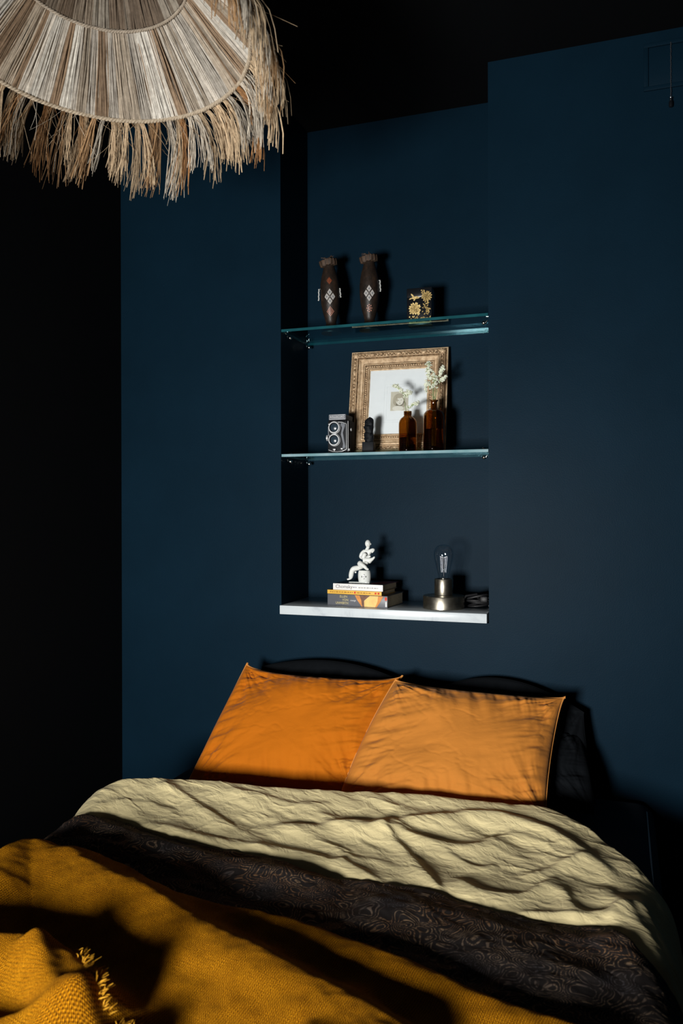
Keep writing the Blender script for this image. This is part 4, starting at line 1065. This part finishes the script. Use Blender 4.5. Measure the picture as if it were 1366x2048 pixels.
bund = [[p(720, 500, -.020, 40), p(780, 480, -.024, 50), p(850, 470, -.024, 48), p(895, 480, -.022, 30), p(925, 450, -.022, 20), p(938, 428, -.022, 12)],
        [0, p(745, 440, -.022, 34), p(765, 395, -.020, 40), p(770, 372, -.019, 36)],
        [2, p(870, 510, -.020, 34), p(830, 540, -.018, 26)]]
skin('held_bundle', bund, M['porcelain'], fg)
b = MB(); b.blob(fp(590, 698, -.010), .0032, 2); b.build('stool_boss', M['porcelain'], fg)
b = MB(); b.tube([fp(450, 806, -.0195), fp(478, 798, -.0195), fp(505, 792, -.018)], .0007, 5); b.build('shoe_line', M['ink'], fg)

# lamp
lp = thing('table_lamp', 'pewter table lamp with a bare clear filament bulb on the marble ledge', 'lamp', (-.5205, .082, ZL+.0002))
b = MB(); b.lathe([(.0615, 0), (.0645, .002), (.0645, .038), (.0630, .0405), (.0300, .0415), (.028, .0415)], n=72); b.build('base', M['steel'], lp)
b = MB(); b.lathe([(.0285, .0416), (.0290, .043), (.0290, .0905), (.0280, .0925), (.0235, .0930), (.0225, .0915), (.0225, .080)], n=56, cap=False); b.build('socket', M['steel'], lp)
b = MB(); b.lathe([(.0135, .078), (.0138, .088), (.0160, .098), (.0205, .118), (.0255, .138), (.0298, .156), (.0312, .167), (.0302, .178), (.0262, .188), (.0190, .1955), (.009, .199), (0.0005, .1998)], n=48, cap=False); bulb = b.build('bulb', M['bulb_glass'], lp)
b = MB(); b.lathe([(.0075, .080), (.0075, .092), (.0045, .104), (.003, .112), (.0026, .150), (.0034, .152), (0.0003, .153)], n=20, cap=False); b.build('glass_stem', M['bulb_glass'], bulb)
b = MB()
for k in range(6):
    a = 2*PI*k/6; a2 = 2*PI*(k+.2)/6
    b.tube([(.011*math.cos(a), .011*math.sin(a), .162), (.007*math.cos(a2), .007*math.sin(a2), .112)], .00018, 4)
    b.tube([(.0, 0, .158), (.011*math.cos(a), .011*math.sin(a), .162)], .00025, 4)
b.tube([(0, 0, .10), (0, 0, .160)], .0009, 6); b.build('filament', M['filament'], bulb)
b = MB(); b.lathe([(.0128, .074), (.0128, .094)], n=24); b.build('screw_cap', M['steel'], bulb)

cb = thing('power_cable', 'coiled black power cable heaped behind the lamp base at the ledge end', 'cable', (-.422, .135, ZL))
q = random.Random(21); b = MB(); pts = []
for i in range(220):
    t = i/219; a = t*2*PI*7.3
    rx = .036*(1+.22*math.sin(t*23)); ry = .034*(1+.25*math.cos(t*17))
    pts.append((rx*math.cos(a)*(1 if i % 2 else 1)+.004*math.sin(t*31), ry*math.sin(a)*.9+.006*math.sin(t*19), .006+.030*t+.008*math.sin(a*1.0+t*9)*min(1, t*4)))
pts = [(x, y, max(.0042, z)) for x, y, z in pts]
b.tube(pts, .0038, 8)
b.tube([pts[-1], (.0, -.03, .045), (-.03, -.045, .040), (-.045, -.055, .020), (-.048, -.030, .0045)], .0036, 8)
b.build('flex', M['cord_black'], cb)
b = MB(); b.box(.012, .036, -.040, -.018, .020, .040, .005); pl = b.build('plug', M['cord_black'], cb)
b = MB()
for dz in (.026, .034): b.tube([(.034, -.030, dz), (.047, -.031, dz+.001)], .0018, 8)
b.build('plug_pin', M['chrome'], pl)

# ------------------------------------------------------------------ wall ventilator with pull chain, top right
vt = thing('wall_vent', 'navy painted wall vent panel high at the right with a pull chain', 'vent', (.170, 0, 2.553))
b = MB(); w, h = .207, .132
def rect_frame(b, x0, x1, z0, z1, w, y0, y1):
    b.box(x0, x1, y0, y1, z0, z0+w, .001); b.box(x0, x1, y0, y1, z1-w, z1, .001); b.box(x0, x0+w, y0, y1, z0+w, z1-w, .001); b.box(x1-w, x1, y0, y1, z0+w, z1-w, .001)
rect_frame(b, -w/2, w/2, 0, h, .012, -.007, 0); b.build('vent_frame', M['navy'], vt)
b = MB(); b.box(-w/2+.013, w/2-.013, -.004, 0, .013, h-.013, .0015); b.build('vent_plate', M['navy'], vt)
b = MB(); x = -.034; n = 30
for k in range(n): b.blob((x+.0006*math.sin(k*1.7), -.010, .121-k*(.150-.0)/n), .0017, 1)
b.tube([(x, -.004, .1215), (x, -.010, .121)], .0012, 6); b.tube([(x, -.010, .121), (x, -.010, -.030)], .0005, 5)
ch = b.build('pull_chain', M['filament'], vt)
b = MB(); b.lathe([(.0015, -.029), (.0048, -.031), (.0036, -.033), (.0036, -.040)], (x, -.010, 0), 20); b.build('chain_ferrule', M['chrome'], ch)
b = MB(); b.lathe([(.0036, -.0401), (.0052, -.043), (.0054, -.053), (.0046, -.0565), (.0005, -.0575)], (x, -.010, 0), 20); b.build('chain_knob', M['black_gloss'], ch)

# ------------------------------------------------------------------ raffia pendant lampshade
SX, SY, SZ, SR = -.991, -1.050, 2.354, .315
R2, Z2r = .182, 2.483-2.354
tilt = -.122
sh = thing('pendant_lampshade', 'fringed raffia straw lampshade hanging from the ceiling above the bed', 'lampshade', (SX, SY, SZ))
sh.rotation_euler = (math.atan(tilt), 0, 0)
q = random.Random(77)
def straw_tint(kind):
    t = q.random()
    if kind == 'panel':
        c = (.50, .455, .39) if t < .42 else (.36, .30, .23) if t < .72 else (.24, .165, .105) if t < .90 else (.55, .52, .46)
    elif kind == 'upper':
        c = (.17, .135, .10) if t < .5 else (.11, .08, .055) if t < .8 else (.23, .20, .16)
    else:
        c = (.52, .39, .25) if t < .45 else (.40, .24, .12) if t < .72 else (.30, .15, .06) if t < .86 else (.56, .50, .41)
    k = q.uniform(.75, 1.2); return tuple(x*k for x in c)
def cone_strands(name, r0, z0, r1, z1, n, layers, kind, mat):
    b = MB(); band = 0; cur = None
    for L in range(layers):
        k = 0
        while k < n:
            run = q.randint(3, 12); base = straw_tint(kind)
            for j in range(run):
                a = 2*PI*(k+q.uniform(-.3, .3))/n; k += 1
                f = q.uniform(.82, 1.15); b.curtint = tuple(x*f for x in base)
                da = q.uniform(-.012, .012); off = L*.004+q.uniform(0, .0025); bow = q.uniform(-.004, .006)
                pts = []
                for s in (0, .2, .4, .6, .8, 1):
                    rr = r0+(r1-r0)*s+off*.5+bow*math.sin(PI*s); zz = z0+(z1-z0)*s+off; aa = a+da*s+.004*math.sin(s*7+k)
                    pts.append((rr*math.cos(aa), rr*math.sin(aa), zz))
                wdt = 2*PI*r0/n*q.uniform(.5, .95)
                b.tube(pts, [wdt, wdt*.98, wdt*.92, wdt*.86, wdt*.8, wdt*.74], 4, cap=False, flat=.8)
    return b.build(name, mat, sh, angle=70, tint=True)
cone_strands('lower_straw_tier', SR, 0, R2, Z2r, 760, 2, 'panel', M['straw'])
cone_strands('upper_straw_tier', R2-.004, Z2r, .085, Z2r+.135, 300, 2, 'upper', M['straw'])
def cord(name, R, z, r, tint, turns):
    b = MB(); b.curtint = tint
    for ph in (0, PI):
        pts = []; n = turns*8
        for k in range(n+1):
            a = 2*PI*k/n; t = 2*PI*k/8+ph; wob = .0012*math.sin(a*9)+.0008*math.sin(a*23+1)
            rr = R+r*.55*math.cos(t)+wob; pts.append((rr*math.cos(a), rr*math.sin(a), z+r*.55*math.sin(t)+wob))
        b.tube(pts, r*.72, 6, cap=False)
    return b.build(name, M['straw'], sh, tint=True)
cord('rim_cord', SR+.001, -.001, .0042, (.46, .38, .28), 130)
cord('inner_cord', R2-.001, Z2r-.002, .0032, (.38, .32, .25), 90)
cord('top_ring', .085, Z2r+.135, .0045, (.3, .25, .2), 40)
# fringe: brush-like tassels knotted below the rim cord, flaring outwards
b = MB(); NT = 104
for k in range(NT):
    a = 2*PI*(k+q.uniform(-.35, .35))/NT
    near = .5-.5*math.sin(a)       # 1 on the side towards the camera
    Lg = q.uniform(.105, .152)*(1-.30*max(0, near-.55)/.45)
    side = q.uniform(-.28, .28); out = q.uniform(.30, .62); base = straw_tint('fringe')
    m_ = q.randint(14, 26)
    for j in range(m_):
        f = q.uniform(.75, 1.25); b.curtint = tuple(x*f for x in base)
        aa = a+q.gauss(0, .010); L = Lg*q.uniform(.82, 1.06); o1 = out+q.gauss(0, .07); s1 = side+q.gauss(0, .08)
        er = Vector((math.cos(aa), math.sin(aa), 0)); et = Vector((-math.sin(aa), math.cos(aa), 0)); p0 = er*(SR+.003)+Vector((0, 0, -.003+q.uniform(-.002, .002)))
        conv = .55+.45*q.random()
        pts = []
        for s in (0, .16, .36, .6, .8, 1):
            pts.append(p0+er*(L*o1*(1-(1-s)**2.1)*.95)+et*(L*s1*s)+Vector((0, 0, -L*(.25*s+.75*s**1.55)))+et*(.004*math.sin(s*6+j)*s)+er*(.003*math.sin(s*5+j*2)*s))
        w0 = q.choice((.00045, .0006, .0008, .0011, .0014))
        b.tube(pts, [w0*.8, w0, w0, w0*1.05, w0*1.0, w0*.7], 4, cap=False, flat=.7)
for k in range(260):      # stray fibres
    a = 2*PI*q.random(); L = q.uniform(.04, .10); b.curtint = straw_tint('fringe')
    er = Vector((math.cos(a), math.sin(a), 0)); et = Vector((-math.sin(a), math.cos(a), 0)); d = er*q.uniform(.2, .9)+et*q.uniform(-1, 1)+Vector((0, 0, -q.uniform(.2, 1)))
    c = Vector((q.uniform(-1, 1), q.uniform(-1, 1), -.5))*.5
    b.tube([er*(SR+.004)+d*L*s+c*L*s*s for s in (0, .35, .7, 1)], .0003, 3, cap=False)
fo = b.build('fringe', M['straw'], sh, angle=80, tint=True); fo['kind'] = 'stuff'
b = MB(); top = Vector((0, 0, ZC-SZ)); b.tube([(0, 0, Z2r+.13), (0, 0, ZC-SZ-.03)], .0035, 8); b.xform(Matrix.Rotation(-math.atan(tilt), 4, 'X')); b.build('hanging_cord', M['cord_black'], sh)
b = MB(); b.lathe([(.018, .10), (.020, .13), (.020, .165), (.010, .175)], (0, 0, Z2r-.06), 24); b.build('bulb_holder', M['cord_black'], sh)
b = MB()
for k in range(3):
    a = 2*PI*k/3; b.tube([(.086*math.cos(a), .086*math.sin(a), Z2r+.135), (.012*math.cos(a), .012*math.sin(a), Z2r+.10)], .0015, 6)
b.build('spider_wire', M['cord_black'], sh)
b = MB(); b.lathe([(.0005, -.03), (.03, -.028), (.045, -.012), (.047, 0)], n=32); b.xform(Matrix.Rotation(-math.atan(tilt), 4, 'X') @ Matrix.Translation(top)); b.build('ceiling_rose', M['black_matte'], sh)
